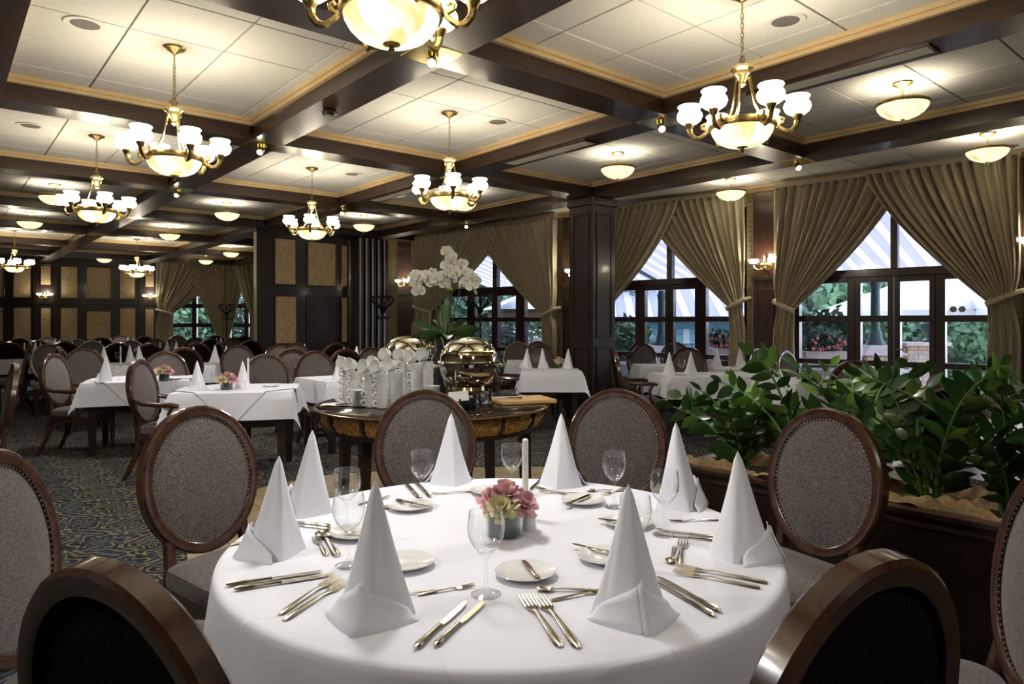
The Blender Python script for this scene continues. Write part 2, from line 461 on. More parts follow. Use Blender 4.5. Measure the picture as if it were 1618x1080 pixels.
# ---- floor: tiles under a carpet with a rounded cut-out
floor = struct_empty('floor', 'navy carpet with gold scrolls around a beige tiled clearing')
part('subfloor', MB().box(-4.6, 10.2, -4.1, 26.2, -0.12, -0.012), MT['grout'], floor, False)
HOLE = [(1.3, 3.2), (1.05, 3.85), (1.15, 4.4), (1.5, 5.15), (2.06, 5.72), (2.72, 5.80), (3.6, 5.42), (4.44, 4.81), (4.8, 3.9), (4.4, 2.9), (3.4, 2.45), (2.2, 2.6)]
hc = (2.8, 4.1)
def hole_r(a):
    best = None
    for i in range(len(HOLE)):
        p, q = HOLE[i], HOLE[(i + 1) % len(HOLE)]
        d = (math.cos(a), math.sin(a)); e = (q[0] - p[0], q[1] - p[1]); w = (p[0] - hc[0], p[1] - hc[1])
        den = d[0] * e[1] - d[1] * e[0]
        if abs(den) < 1e-9: continue
        t = (w[0] * e[1] - w[1] * e[0]) / den; s_ = (w[0] * d[1] - w[1] * d[0]) / den
        if t > 0 and -1e-6 <= s_ <= 1 + 1e-6: best = t if best is None else min(best, t)
    return best
NA = 96
angs = [2 * PI * k / NA for k in range(NA)]
rr = [hole_r(a) for a in angs]
rr = [(rr[k - 1] + 2 * rr[k] + rr[(k + 1) % NA]) / 4 for k in range(NA)]
cm = MB(); vs = []
for k, a in enumerate(angs):
    c, s_ = math.cos(a), math.sin(a)
    tx = ((10.2 if c > 0 else -4.6) - hc[0]) / c if abs(c) > 1e-9 else 1e9
    ty = ((26.2 if s_ > 0 else -4.1) - hc[1]) / s_ if abs(s_) > 1e-9 else 1e9
    t = min(tx, ty)
    vs += [(hc[0] + rr[k] * c, hc[1] + rr[k] * s_, -0.008), (hc[0] + rr[k] * c, hc[1] + rr[k] * s_, 0.0), (hc[0] + t * c, hc[1] + t * s_, 0.0)]
fs = []
for k in range(NA):
    j = (k + 1) % NA
    fs += [(3 * k, 3 * j, 3 * j + 1, 3 * k + 1), (3 * k + 1, 3 * j + 1, 3 * j + 2, 3 * k + 2)]
for (qx, qy) in ((10.2, 26.2), (-4.6, 26.2), (-4.6, -4.1), (10.2, -4.1)):   # fill the outer corners
    ca = math.atan2(qy - hc[1], qx - hc[0]) % (2 * PI)
    k = int(ca / (2 * PI) * NA) % NA
    vs.append((qx, qy, 0.0)); fs.append((3 * k + 2, 3 * ((k + 1) % NA) + 2, len(vs) - 1))
cm.add(vs, fs)
part('carpet', cm, MT['carpet'], floor, False)
ts = 0.45
tile_me = MB().cbox(0.004, ts - 0.004, 0.004, ts - 0.004, -0.02, -0.006, 0.002).mesh('floor_tile', MT['floor_tile'], False)
for i in range(9):
    for j in range(8):
        u, v = 0.95 + i * ts, 2.35 + j * ts
        if any(math.hypot(u + du - hc[0], v + dv - hc[1]) < hole_r(math.atan2(v + dv - hc[1], u + du - hc[0]) % (2 * PI)) + 0.1 for du in (0, ts) for dv in (0, ts)):
            link('floor_tile', tile_me, floor, (u, v, 0))

# ---- ceiling
ceiling = struct_empty('ceiling', 'white tiled ceiling divided into coffers by dark beams')
part('ceiling_slab', MB().box(-4.6, 10.2, -4.1, 26.2, CEIL + 0.012, CEIL + 0.12), MT['tgrid'], ceiling, False)
_tm = {}
def tile_mesh(w, h):
    k = (round(w, 3), round(h, 3))
    if k not in _tm: _tm[k] = MB().cbox(0.006, w - 0.006, 0.006, h - 0.006, CEIL, CEIL + 0.012, 0.003).mesh('ceiling_tile', MT['tile'], False)
    return _tm[k]
far_tiles = MB()
T = 0.6
UC = UB + [9.9]
for iu in range(len(UC) - 1):
    for iv in range(len(VB)):
        u0, u1 = UC[iu] + 0.13, UC[iu + 1] - 0.13
        v0, v1 = VB[iv] + 0.13, (VB[iv + 1] if iv + 1 < len(VB) else 25.5) - 0.13
        if iu == 4: v0, v1 = VB[iv], (VB[iv + 1] if iv + 1 < len(VB) else 25.5)
        near = 1 <= iu <= 4 and 0 <= iv <= 4 and not (iv == 0 and iu < 2)
        u = u0
        while u < u1 - 0.02:
            w = min(T, u1 - u)
            v = v0
            while v < v1 - 0.02:
                h_ = min(T, v1 - v)
                if iu == 4 and u > WU(v) : pass
                elif near: link('ceiling_tile', tile_mesh(w, h_), ceiling, (u, v, 0))
                else: far_tiles.box(u + .006, u + w - .006, v + .006, v + h_ - .006, CEIL, CEIL + 0.012)
                v += T
            u += T
        if iu == 4: continue                      # the strip along the windows has no beams across it
        # cornice around the coffer (cream moulding in two steps)
        cr = MB()
        wall_side = False
        for (a, b_, z0) in ((0.0, 0.035, CEIL - 0.062), (0.0, 0.06, CEIL - 0.034)):
            cr.box(u0 + a, u0 + b_, v0, v1, z0, CEIL - 0.002)
            if not wall_side: cr.box(u1 - b_, u1 - a, v0, v1, z0, CEIL - 0.002)
            ue = u1 if not wall_side else min(WU(v0), WU(v1)) - 0.02
            cr.box(u0 + b_, (u1 - b_) if not wall_side else ue, v0 + a, v0 + b_, z0, CEIL - 0.002)
            cr.box(u0 + b_, (u1 - b_) if not wall_side else ue, v1 - b_, v1 - a, z0, CEIL - 0.002)
        part('cornice', cr, MT['cream_trim'], ceiling, False)
o = part('ceiling_tiles_beyond', far_tiles, MT['tile'], ceiling, False); o['kind'] = 'stuff'
def beam_mesh(l0, l1, horizontal):
    m = MB()
    for (w, z0, z1) in ((0.13, ZB + 0.055, CEIL), (0.155, ZB, ZB + 0.05), (0.142, ZB + 0.05, ZB + 0.065)):
        if horizontal: m.box(l0, l1, -w, w, z0, z1)
        else: m.box(-w, w, l0, l1, z0, z1)
    return m
beams = {}
for u in UB:
    beams[u] = part('beam', beam_mesh(-4.0, 25.4, False), MT['beam'], ceiling, False, (u, 0, 0))
for k, v in enumerate(VB):
    segs = [-4.5] + UB if v < 12 else [-4.5] + UB + [WU(v) - 0.02]
    m = MB()
    for a, b_ in zip(segs[:-1], segs[1:]):
        m.merge(beam_mesh(a + (0.155 if a in UB else 0), b_ - (0.155 if b_ in UB else 0), True))
    part('beam', m, MT['beam_x'], ceiling, False, (0, v, 0))
plate_me = MB().cbox(-0.15, 0.15, -0.15, 0.15, ZB - 0.004, ZB + 0.002, 0.002).mesh('brass_plate', MT['bright_brass'], False)
for u in UB[2:]:
    for v in VB[1:7]:
        if (u, v) not in ((7.08, 6.69), (7.08, 12.66)): link('brass_plate', plate_me, beams[u], (0, v, 0))

# ---- far left wall with fabric panels
def ray_t(px, p0, d):                             # where column px of the photograph meets the wall line
    k = (px - CX) / FPX
    r = (k * RT[0] + FW[0], k * RT[1] + FW[1])
    den = r[0] * d[1] - r[1] * d[0]
    return (r[1] * p0[0] - r[0] * p0[1]) / den
CORNER = (5.32, 23.40)
LD = (-0.9701, 0.2425)
wall_left = struct_empty('wall_left', 'far dark wood wall with tan fabric panels', (*CORNER, 0), math.atan2(LD[1], LD[0]))
part('wainscot', MB().box(0, 10.2, -0.2, 0, 0, CEIL), MT['panel_wood'], wall_left, False)
def framed(parent, x0, x1, z0, z1, mat=None, sgn=1, y=0.0, step=0):
    """raised moulding around a fabric panel; the room is on the +y side (sgn=1) or the -y side (sgn=-1)"""
    w = 0.035
    m = MB()
    for (a, b_, c, d) in ((x0 - w, x0, z0 - w, z1 + w), (x1, x1 + w, z0 - w, z1 + w), (x0, x1, z0 - w, z0), (x0, x1, z1, z1 + w)):
        ya, yb = sorted((y, y + sgn * 0.02))
        m.cbox(a, b_, ya, yb, c, d, 0.004)
    part('moulding', m, MT['panel_wood'], parent, False)
    ya, yb = sorted((y, y + sgn * 0.008))
    part('panel', MB().box(x0, x1, ya, yb, z0, z1), mat or MT['damask'], parent, False)
cols = [(-48, -22), (-14, 5), (22, 49), (65, 80), (96, 122), (137, 175), (190, 214), (230, 243)]
for (a, b_) in cols:
    x1, x0 = ray_t(a, CORNER, LD), ray_t(b_, CORNER, LD)
    nar = (b_ - a) < 18
    framed(wall_left, x0, x1, 2.42 if nar else 2.05, 2.97)
    framed(wall_left, x0, x1, 0.80, 1.66 if (a == 137) else 1.76)
rail = MB()
rail.cbox(0, 10.2, 0, 0.035, 1.86, 1.97, 0.006).cbox(0, 10.2, 0, 0.04, 3.01, 3.07, 0.006).cbox(0, 10.2, 0, 0.035, 0.0, 0.16, 0.006)
part('rail', rail, MT['panel_wood'], wall_left, False)
for px in (57, 87, 224, 248):
    x = ray_t(px, CORNER, LD)
    part('pilaster_strip', MB().cbox(x - 0.06, x + 0.06, 0.0, 0.05, 0, 3.07, 0.006), MT['panel_wood'], wall_left, False)

# ---- chamfered corner wall with two curtained windows behind the left seating
wall_far = struct_empty('wall_far', 'chamfered far corner wall behind curtained windows', (*CORNER, 0), math.atan2(RT[1], RT[0]))
far_t = lambda px: (px - 250) * 21.35 / FPX
part('pier', MB().box(0, 0.22, 0, 0.2, 0, CEIL), MT['brick'], wall_far, False)
part('pier', MB().box(1.95, 2.15, 0, 0.2, 0, CEIL), MT['brick'], wall_far, False)
part('pier', MB().box(3.3, 4.1, 0, 0.2, 0, CEIL), MT['brick'], wall_far, False)
part('lintel', MB().box(0.22, 1.95, 0, 0.2, 2.8, CEIL).box(2.15, 3.3, 0, 0.2, 2.8, CEIL), MT['plaster'], wall_far, False)
part('sill', MB().box(0.22, 1.95, 0, 0.2, 0, 0.6).box(2.15, 3.3, 0, 0.2, 0, 0.6), MT['brick'], wall_far, False)
def far_window(name, label, x0, x1, mull):
    w = struct_empty(name, label, (*CORNER, 0), math.atan2(RT[1], RT[0]))
    f = MB()
    xs = [x0] + mull + [x1]
    zs = [0.6, 1.24, 1.84, 2.8]
    for x in xs: f.box(x - 0.07, x + 0.07, 0.04, 0.14, 0.6, 2.8)
    for z in zs: f.box(x0, x1, 0.04, 0.14, z - 0.06, z + 0.06)
    part('frame', f, MT['window_wood'], w, False)
    for a, b_ in zip(xs[:-1], xs[1:]):
        for c, d in zip(zs[:-1], zs[1:]):
            part('pane', MB().box(a + .07, b_ - .07, 0.085, 0.091, c + .06, d - .06), MT['pane'], w, False)
far_window('window_4', 'dark framed window between far left curtains', 0.22, 1.95, [1.10])
far_window('window_5', 'dark framed window half hidden by the folding partition', 2.15, 3.3, [2.72])

# ---- hidden closing walls
struct('wall_back', MB().box(-4.6, 10.2, -4.1, -4.0, 0, CEIL), MT['plaster'], None, label='plain plaster wall behind the viewer')
struct('wall_side', MB().box(-4.6, -4.5, -4.1, 26.2, 0, CEIL), MT['plaster'], None, label='plain plaster wall to the left of the viewer')
e0, e1 = (8.40, 20.80), (WU(14.25), 14.25)
dv = Vector((e1[0] - e0[0], e1[1] - e0[1])); ll = dv.length
wl = struct('wall_return', MB().box(0, ll, 0, 0.15, 0, CEIL), MT['plaster'], None, label='plaster return wall hidden behind the folding partition')
wl.location = (*e0, 0); wl.rotation_euler = (0, 0, math.atan2(dv.y, dv.x))

# ---- window wall on the right
wall_right = struct_empty('wall_right', 'window wall with brick piers and dark wood pilasters', (A0, 0, 0), PHI)
WIN = [('window_1', 3.53, 1.00, 1.22, 'tall dark window and glazed doors at the right, with two round stickers'),
       ('window_2', 6.69, 1.13, 1.28, 'tall dark window and glazed doors just right of the column'),
       ('window_3', 10.52, 1.42, 1.55, 'tall dark window and glazed doors behind the orchid')]
WTOP = 3.0
edges = [-4.2]
for n_, c, k, hw, lb in WIN: edges += [c - hw, c + hw]
edges.append(14.35)
for a, b_ in zip(edges[0::2], edges[1::2]):
    part('brick_pier', MB().box(0, 0.22, a, b_, 0, CEIL), MT['brick'], wall_right, False)
for n_, c, k, hw, lb in WIN:
    part('lintel', MB().box(0, 0.22, c - hw, c + hw, WTOP, CEIL), MT['plaster'], wall_right, False)
part('cornice', MB().box(-0.045, 0, -4.2, 14.3, CEIL - 0.09, CEIL - 0.002).box(-0.08, 0, -4.2, 14.3, CEIL - 0.045, CEIL - 0.002), MT['cream_trim'], wall_right, False)
for (a, b_) in ((1.80, 2.22), (4.90, 5.28), (8.05, 8.72), (12.74, 13.42)):
    m = MB().cbox(-0.09, 0, a, b_, 0, CEIL - 0.1, 0.008)
    m.cbox(-0.12, -0.09, a + 0.01, b_ - 0.01, 0, 0.14, 0.006)
    m.cbox(-0.115, -0.09, a, b_, 1.93, 1.99, 0.006)
    part('pilaster', m, MT['pil_wood'], wall_right, False)
    part('pilaster_panel', MB().cbox(-0.102, -0.085, a + 0.07, b_ - 0.07, 0.25, 1.82, 0.008), MT['pil_wood'], wall_right, False)
def big_window(name, c, k, hw, label):
    w = struct_empty(name, label, (A0, 0, 0), PHI)
    X0, X1 = 0.05, 0.15
    f = MB()
    f.box(X0, X1, c - hw, c - hw + 0.06, 0, WTOP).box(X0, X1, c + hw - 0.06, c + hw, 0, WTOP)
    f.box(X0, X1, c - hw, c + hw, WTOP - 0.06, WTOP)
    part('frame', f, MT['window_wood'], w, False)
    part('transom', MB().cbox(X0 - 0.01, X1 + 0.01, c - hw + 0.06, c + hw - 0.06, 1.93, 2.03, 0.006), MT['window_wood'], w, False)
    part('mullion', MB().cbox(X0, X1, c - 0.04 * k, c + 0.04 * k, 2.03, WTOP - 0.06, 0.004), MT['window_wood'], w, False)
    for s in (-1, 1):
        a, b_ = sorted((c + s * 0.45 * k, c + s * 0.55 * k))
        part('mullion', MB().cbox(X0, X1, a, b_, 0, 1.93, 0.004), MT['window_wood'], w, False)
        # upper pane
        a, b_ = sorted((c + s * 0.04 * k, c + s * (hw - 0.06)))
        part('pane', MB().box(0.095, 0.101, a, b_, 2.03, WTOP - 0.06), MT['pane'], w, False)
        # sidelight
        a, b_ = sorted((c + s * 0.55 * k, c + s * (hw - 0.06)))
        rl = MB()
        for z0, z1 in ((0, 0.12), (0.80, 0.87), (1.36, 1.44), (1.87, 1.93)): rl.cbox(X0, X1, a, b_, z0, z1, 0.004)
        part('glazing_bar', rl, MT['window_wood'], w, False)
        for z0, z1 in ((0.12, 0.80), (0.87, 1.36), (1.44, 1.87)):
            part('pane', MB().box(0.095, 0.101, a, b_, z0, z1), MT['pane'], w, False)
        # door leaf
        a, b_ = sorted((c + s * 0.005, c + s * 0.45 * k))
        st = 0.065 * k ** 0.5
        dl = MB()
        dl.cbox(X0 - 0.005, X1 - 0.01, a, a + st, 0.01, 1.93, 0.004).cbox(X0 - 0.005, X1 - 0.01, b_ - st, b_, 0.01, 1.93, 0.004)
        for z0, z1 in ((0.01, 0.14), (0.80, 0.87), (1.36, 1.44), (1.86, 1.93)): dl.cbox(X0 - 0.004, X1 - 0.012, a + st, b_ - st, z0, z1, 0.004)
        lf = part('door_leaf', dl, MT['window_wood'], w, False)
        for z0, z1 in ((0.14, 0.80), (0.87, 1.36), (1.44, 1.86)):
            part('pane', MB().box(0.09, 0.096, a + st, b_ - st, z0, z1), MT['pane'], lf, False)
        if s < 0:
            part('handle', MB().tube([(X0 - 0.005, c - 0.035, 1.02), (X0 - 0.05, c - 0.035, 1.02), (X0 - 0.05, c - 0.13, 1.02)], 0.009, 6), MT['bright_brass'], lf)
    return w
W = {}
for n_, c, k, hw, lb in WIN: W[n_] = big_window(n_, c, k, hw, lb)
for s_ in (2.905, 2.815):                          # two round stickers on the right sidelight
    d = MB().lathe([(0.0, 0), (0.034, 0), (0.036, 0.001), (0.036, 0.003), (0.0, 0.003)], 20)
    d.xf(Matrix.Translation((0.092, s_, 1.51)) @ Matrix.Rotation(-PI / 2, 4, 'Y'))
    st_ = part('sticker', d, simple('sticker_grey', (0.28, 0.26, 0.30), 0.6), W['window_1'])
    r2 = MB().lathe([(0.016, 0.003), (0.016, 0.0045), (0.022, 0.0045), (0.022, 0.003)], 18)
    r2.merge(MB().lathe([(0.0, 0.0045), (0.008, 0.0045), (0.008, 0.003)], 12))
    r2.xf(Matrix.Translation((0.092, s_, 1.51)) @ Matrix.Rotation(-PI / 2, 4, 'Y'))
    part('sticker_mark', r2, simple('sticker_mark', (0.62, 0.60, 0.64), 0.6), st_)

# ---- columns
def column(name, label, u, v, w):
    c = struct_empty(name, label, (u, v, 0))
    h_ = w / 2
    part('shaft', MB().cbox(-h_, h_, -h_, h_, 0, ZB - 0.002, 0.012), MT['panel_wood'], c, False)
    part('plinth', MB().cbox(-h_ - .03, h_ + .03, -h_ - .03, h_ + .03, 0, 0.16, 0.012), MT['panel_wood'], c, False)
    part('capital', MB().cbox(-h_ - .025, h_ + .025, -h_ - .025, h_ + .025, ZB - 0.12, ZB - 0.003, 0.012), MT['panel_wood'], c, False)
    for k in range(4):
        m = MB()
        for z0, z1 in ((0.28, 1.02), (1.14, ZB - 0.22)):
            a = h_ - 0.07
            for (x0, x1, c0, c1) in ((-a, -a + .03, z0, z1), (a - .03, a, z0, z1), (-a + .03, a - .03, z0, z0 + .03), (-a + .03, a - .03, z1 - .03, z1)):
                m.cbox(x0, x1, -h_ - 0.014, -h_ + 0.002, c0, c1, 0.004)
        m.xf(Matrix.Rotation(k * PI / 2, 4, 'Z'))
        part('panel_moulding', m, MT['panel_wood'], c, False)
column('column_1', 'dark panelled wood column between the curtained windows', 7.08, 6.69, 0.46)
column('column_2', 'dark wood post at the end of the folding partition', 7.0, 12.72, 0.16)

# ---- folding partition
part_u = lambda px: (lambda k: 12.66 / (k * RT[1] + FW[1]) * (k * RT[0] + FW[0]))((px - CX) / FPX)
PT = 3.0
ptn = thing('folding_partition', 'dark folding partition wall with tan fabric panels and chrome-edged leaves', 'partition', (0, 12.66, 0))
part('leaf_panel', MB().cbox(part_u(404), part_u(548), -0.05, 0.05, 0.02, PT, 0.006), MT['panel_wood'], ptn, False)
part('edge_strip', MB().box(part_u(402.5), part_u(404), -0.055, 0.055, 0.02, PT), MT['edge_metal'], ptn, False)
for (a, b_, z0, z1, mt) in ((433, 465, 2.06, 2.90, None), (485, 528, 2.06, 2.88, None), (538, 546, 2.06, 2.86, None),
                            (434, 466, 0.96, 1.83, None), (485, 530, 0.92, 1.83, MT['panel_wood']), (538, 546, 0.96, 1.83, None)):
    framed(ptn, part_u(a), part_u(b_), z0, z1, mt, -1, -0.05)
for i in range(5):
    u = part_u(552) + i * 0.135
    lf = part('stacked_leaf', MB().cbox(u, u + 0.10, -0.42, 0.42, 0.02, PT, 0.005), MT['panel_wood'], ptn, False)
    part('edge_strip', MB().box(u + 0.002, u + 0.032, -0.432, -0.415, 0.02, PT), MT['edge_metal'], lf, False)
part('track', MB().box(part_u(404), 7.0, -0.03, 0.03, PT, ZB), MT['iron'], ptn, False)

# ---- curtains
def curtain_panel(name, label, o, a, tie, ztie, ztop, frame_loc, rz, yside, folds, apex_z=2.72, group=None, axis='y', seed=0, strap=True, off=0.15):
    """o outer edge, a inner edge at the top, tie inner edge where it is gathered; along the wall axis."""
    rnd = random.Random(seed)
    ph = [rnd.uniform(-0.9, 0.9) for _ in range(40)]
    nx, ny = folds * 7, 44
    zb = 0.02
    qa = ((ztop - apex_z) / (ztop - ztie)) ** 1.35
    a2 = (a - tie * qa) / (1 - qa)                # the panels cross in the middle above the apex
    def fn(i, j):
        z = ztop + (zb - ztop) * j
        if z >= ztie:
            q = (ztop - z) / (ztop - ztie); g = q
            inn = a2 + (tie - a2) * q ** 1.35
        else:
            q = (ztie - z) / (ztie - zb)
            inn = tie + (o - tie) * (0.12 - 0.25 * q) * min(1, q * 3); g = 1
        out = o + (tie - o) * (0.18 * math.exp(-((z - ztie) / 0.22) ** 2))
        t = i
        s = out + (inn - out) * (t ** (1.0 + 0.25 * g))
        fi = t * folds
        am = (0.066 * (1 - 0.45 * g)) * (1 + 0.35 * math.sin(ph[int(fi) % 40] * 3)) * (1 if z < ztie or True else 1)
        d = am * math.sin(2 * PI * fi + 0.8 * math.sin(ph[int(fi) % 40] + 2.2 * z) + 0.3 * z) + 0.018 * math.sin(4.7 * fi + z)
        d += 0.02 * g
        pos = -(off + d)
        return (pos, s, z) if axis == 'y' else (s, pos, z)
    m = MB().grid(nx, ny, fn)
    t = thing(name, label, 'curtain', frame_loc, rz, group)
    c = part('drape', m, MT['curtain'], t)
    md = c.modifiers.new('thickness', 'SOLIDIFY'); md.thickness = 0.006
    hd = MB()
    lo, hi = sorted((o, a2))
    if axis == 'y': hd.box(-off - 0.03, -off + 0.03, lo, hi, ztop, ztop + 0.05)
    else: hd.box(lo, hi, -off - 0.03, -off + 0.03, ztop, ztop + 0.05)
    part('heading', hd, MT['curtain'], t, False)
    if strap:
        pts = []
        for q in range(9):
            w = q / 8
            s = tie + (o - tie) * (w * 1.12)
            pos = -(off + 0.085 * math.cos(w * PI / 2) ** 0.5 if w < 1 else off - 0.08)
            pts.append((pos, s, ztie - 0.03 + 0.15 * w) if axis == 'y' else (s, pos, ztie - 0.03 + 0.15 * w))
        part('tieback', MB().tube(pts, 0.035, 6, True, 1.0, (0, 0, 1)), MT['curtain'], t)
    return t
CL = (A0, 0, 0)
curtain_panel('curtain', 'olive curtain panel left of the stickered window, tied back to its left', 4.94, 3.52, 4.66, 1.53, 3.17, CL, PHI, 1, 15, 2.76, seed=1)
curtain_panel('curtain', 'olive curtain panel at the far right, tied back beside the edge sconce', 2.22, 3.56, 2.52, 1.58, 3.17, CL, PHI, 1, 15, 2.76, seed=2, off=0.24)
curtain_panel('curtain', 'olive curtain panel emerging from behind the column on its right', 8.06, 6.66, 7.72, 1.50, 3.17, CL, PHI, 1, 14, 2.62, seed=3, off=0.24)
curtain_panel('curtain', 'olive curtain panel tied back just left of the lit wood pilaster', 5.36, 6.70, 5.60, 1.57, 3.17, CL, PHI, 1, 14, 2.62, seed=4)
curtain_panel('curtain', 'olive curtain panel directly behind the white orchid', 12.74, 10.42, 12.15, 1.58, 3.17, CL, PHI, 1, 18, 2.72, seed=5)
curtain_panel('curtain', 'olive curtain panel tied back just left of the column, by a sconce', 8.74, 10.46, 9.02, 1.48, 3.17, CL, PHI, 1, 16, 2.72, seed=6, off=0.24)
FL, FR = (*CORNER, 0), math.atan2(RT[1], RT[0])
curtain_panel('curtain', 'far left curtain beside the panelled wall, tied back to its left', 0.02, 1.42, 0.55, 1.62, 3.2, FL, FR, 1, 13, 2.25, axis='x', seed=7, off=0.12)
curtain_panel('curtain', 'far curtain behind the thin coat stand, gathered low to the right', 2.12, 1.28, 1.90, 0.95, 3.2, FL, FR, 1, 9, 2.30, axis='x', seed=8, strap=False, off=0.16)
curtain_panel('curtain', 'narrow far curtain right of the distant coat stand, gathered to the left', 2.06, 2.64, 2.28, 0.95, 3.2, FL, FR, 1, 7, 2.45, axis='x', seed=9, strap=False, off=0.12)
curtain_panel('curtain', 'far curtain against the chrome edge of the folding partition', 3.45, 2.52, 2.90, 1.60, 3.2, FL, FR, 1, 8, 2.60, axis='x', seed=10, strap=False, off=0.16)
# ================================================================== LIGHT FITTINGS
def chandelier(label, u, v, light=True):
    t = thing('chandelier', label, 'chandelier', (u, v, 0), 0.35, 'six-arm brass chandeliers with alabaster bowls')
    part('canopy', MB().lathe([(0.0, CEIL), (0.075, CEIL - 0.002), (0.07, CEIL - 0.012), (0.045, CEIL - 0.022), (0.015, CEIL - 0.045), (0.0, CEIL - 0.05)], 20), MT['brass'], t)
    ch = MB()
    z = CEIL - 0.045
    ch.tube([(0, 0, z), (0, 0, z - 0.07)], 0.005, 6)
    z -= 0.065; k = 0
    while z > 2.90:
        ring = []
        for q in range(9):
            a = 2 * PI * q / 8
            p = (0.009 * math.cos(a), 0, 0.018 * math.sin(a)) if k % 2 else (0, 0.009 * math.cos(a), 0.018 * math.sin(a))
            ring.append((p[0], p[1], p[2] + z - 0.018))
        ch.tube(ring, 0.003, 4, False); z -= 0.028; k += 1
    ring = [(0.026 * math.cos(2 * PI * q / 12), 0, 2.885 + 0.026 * math.sin(2 * PI * q / 12)) for q in range(13)]
    ch.tube(ring, 0.004, 5, False)
    part('chain', ch, MT['brass'], t)
    part('hub', MB().lathe([(0.0, 2.865), (0.03, 2.862), (0.062, 2.845), (0.066, 2.83), (0.045, 2.815), (0.05, 2.795), (0.032, 2.775), (0.018, 2.755), (0.02, 2.74), (0.0, 2.725)], 16), MT['bright_brass'], t)
    for k in range(3):
        a = 2 * PI * k / 3 + 0.3
        c, s = math.cos(a), math.sin(a)
        part('rod', MB().tube([(r * c, r * s, z) for r, z in ((0.04, 2.80), (0.055, 2.72), (0.075, 2.63), (0.11, 2.56), (0.155, 2.515), (0.175, 2.505))], 0.0075, 6), MT['bright_brass'], t)
    rg = MB().lathe([(0.165, 2.48), (0.185, 2.478), (0.192, 2.495), (0.186, 2.52), (0.168, 2.522), (0.160, 2.50), (0.165, 2.48)], 32)
    part('ring', rg, MT['brass'], t)
    part('bowl', MB().lathe([(0.176, 2.485), (0.170, 2.462), (0.155, 2.435), (0.130, 2.410), (0.095, 2.392), (0.05, 2.382), (0.004, 2.379)], 32), MT['bowl'], t)
    part('finial', MB().lathe([(0.0, 2.386), (0.030, 2.385), (0.032, 2.378), (0.012, 2.373), (0.008, 2.365), (0.013, 2.358), (0.010, 2.350), (0.0, 2.345)], 14), MT['brass'], t)
    for k in range(6):
        a = 2 * PI * k / 6
        c, s = math.cos(a), math.sin(a)
        P = lambda r, z: (r * c, r * s, z)
        pts = [P(0.186, 2.50), P(0.205, 2.495), P(0.222, 2.505), P(0.226, 2.525), P(0.212, 2.533), P(0.204, 2.520)]
        arm = MB().tube(pts[::-1], [0.007, 0.009, 0.010, 0.011, 0.010, 0.009], 6)
        arm.tube([P(0.190, 2.495), P(0.212, 2.470), P(0.240, 2.450), P(0.270, 2.455), P(0.290, 2.48), P(0.297, 2.51)], [0.010, 0.012, 0.014, 0.015, 0.015, 0.017], 6)
        am = part('arm', arm, MT['brass'], t)
        part('lamp_cup', MB().lathe([(0.0, 2.505), (0.016, 2.507), (0.022, 2.522), (0.030, 2.535), (0.030, 2.542), (0.0, 2.542)], 12, (0.297 * c, 0.297 * s, 0)), MT['brass'], am)
        part('lamp_globe', MB().lathe([(0.020, 2.540), (0.046, 2.545), (0.066, 2.561), (0.075, 2.584), (0.071, 2.604), (0.058, 2.619), (0.061, 2.630), (0.070, 2.642), (0.066, 2.648), (0.054, 2.622)], 18, (0.297 * c, 0.297 * s, 0)), MT['globe'], am)
    if light:
        point_light('chandelier_light', (0, 0, 2.60), CHAND_W, 0.10, WARM, t)
        down_light('chandelier_bowl_light', (0, 0, 2.33), CHAND_DOWN_W, 0.13, SOFT, t)
    return t
CH_U, CH_V = (1.28, 3.60), (2.21, 5.18, 8.16)
c0 = chandelier('large chandelier cut off by the top edge, right above the set round table', 1.28, 2.21)
def more_chand(label, u, v):
    r = clone(c0, (u, v, 0), 0.35 + 0.2 * u, label)
more_chand('chandelier in the left coffer, hanging above the left chairs and carpet', 1.28, 5.18)
more_chand('chandelier second from the left edge, overlapping a small bowl pendant', 1.28, 8.16)
more_chand('chandelier at upper right, in front of the long air vent', 3.60, 2.21)
more_chand('chandelier in the centre coffer, above the orchid', 3.60, 5.18)
more_chand('chandelier hanging in front of the folding partition', 3.60, 8.16)
more_chand('small distant chandelier before the left end of the far panelled wall', 1.28, 17.6)
more_chand('small distant chandelier before the far left curtain', 3.60, 17.8)

more_chand('added chandelier out of the picture overhead to the left of the round table', -1.04, 2.21)  # unseen fitting, added to light the front of the round table
more_chand('dimmed added chandelier out of the picture behind the viewer', 1.28, -0.77)  # also unseen, added as fill for the table and napkin fronts
for o_ in list(COL.objects):                      # the added one behind the viewer is turned down
    if o_.type == 'LIGHT' and o_.parent and o_.parent['label'].startswith('dimmed'):
        o_.data = o_.data.copy(); o_.data.energy *= 0.45

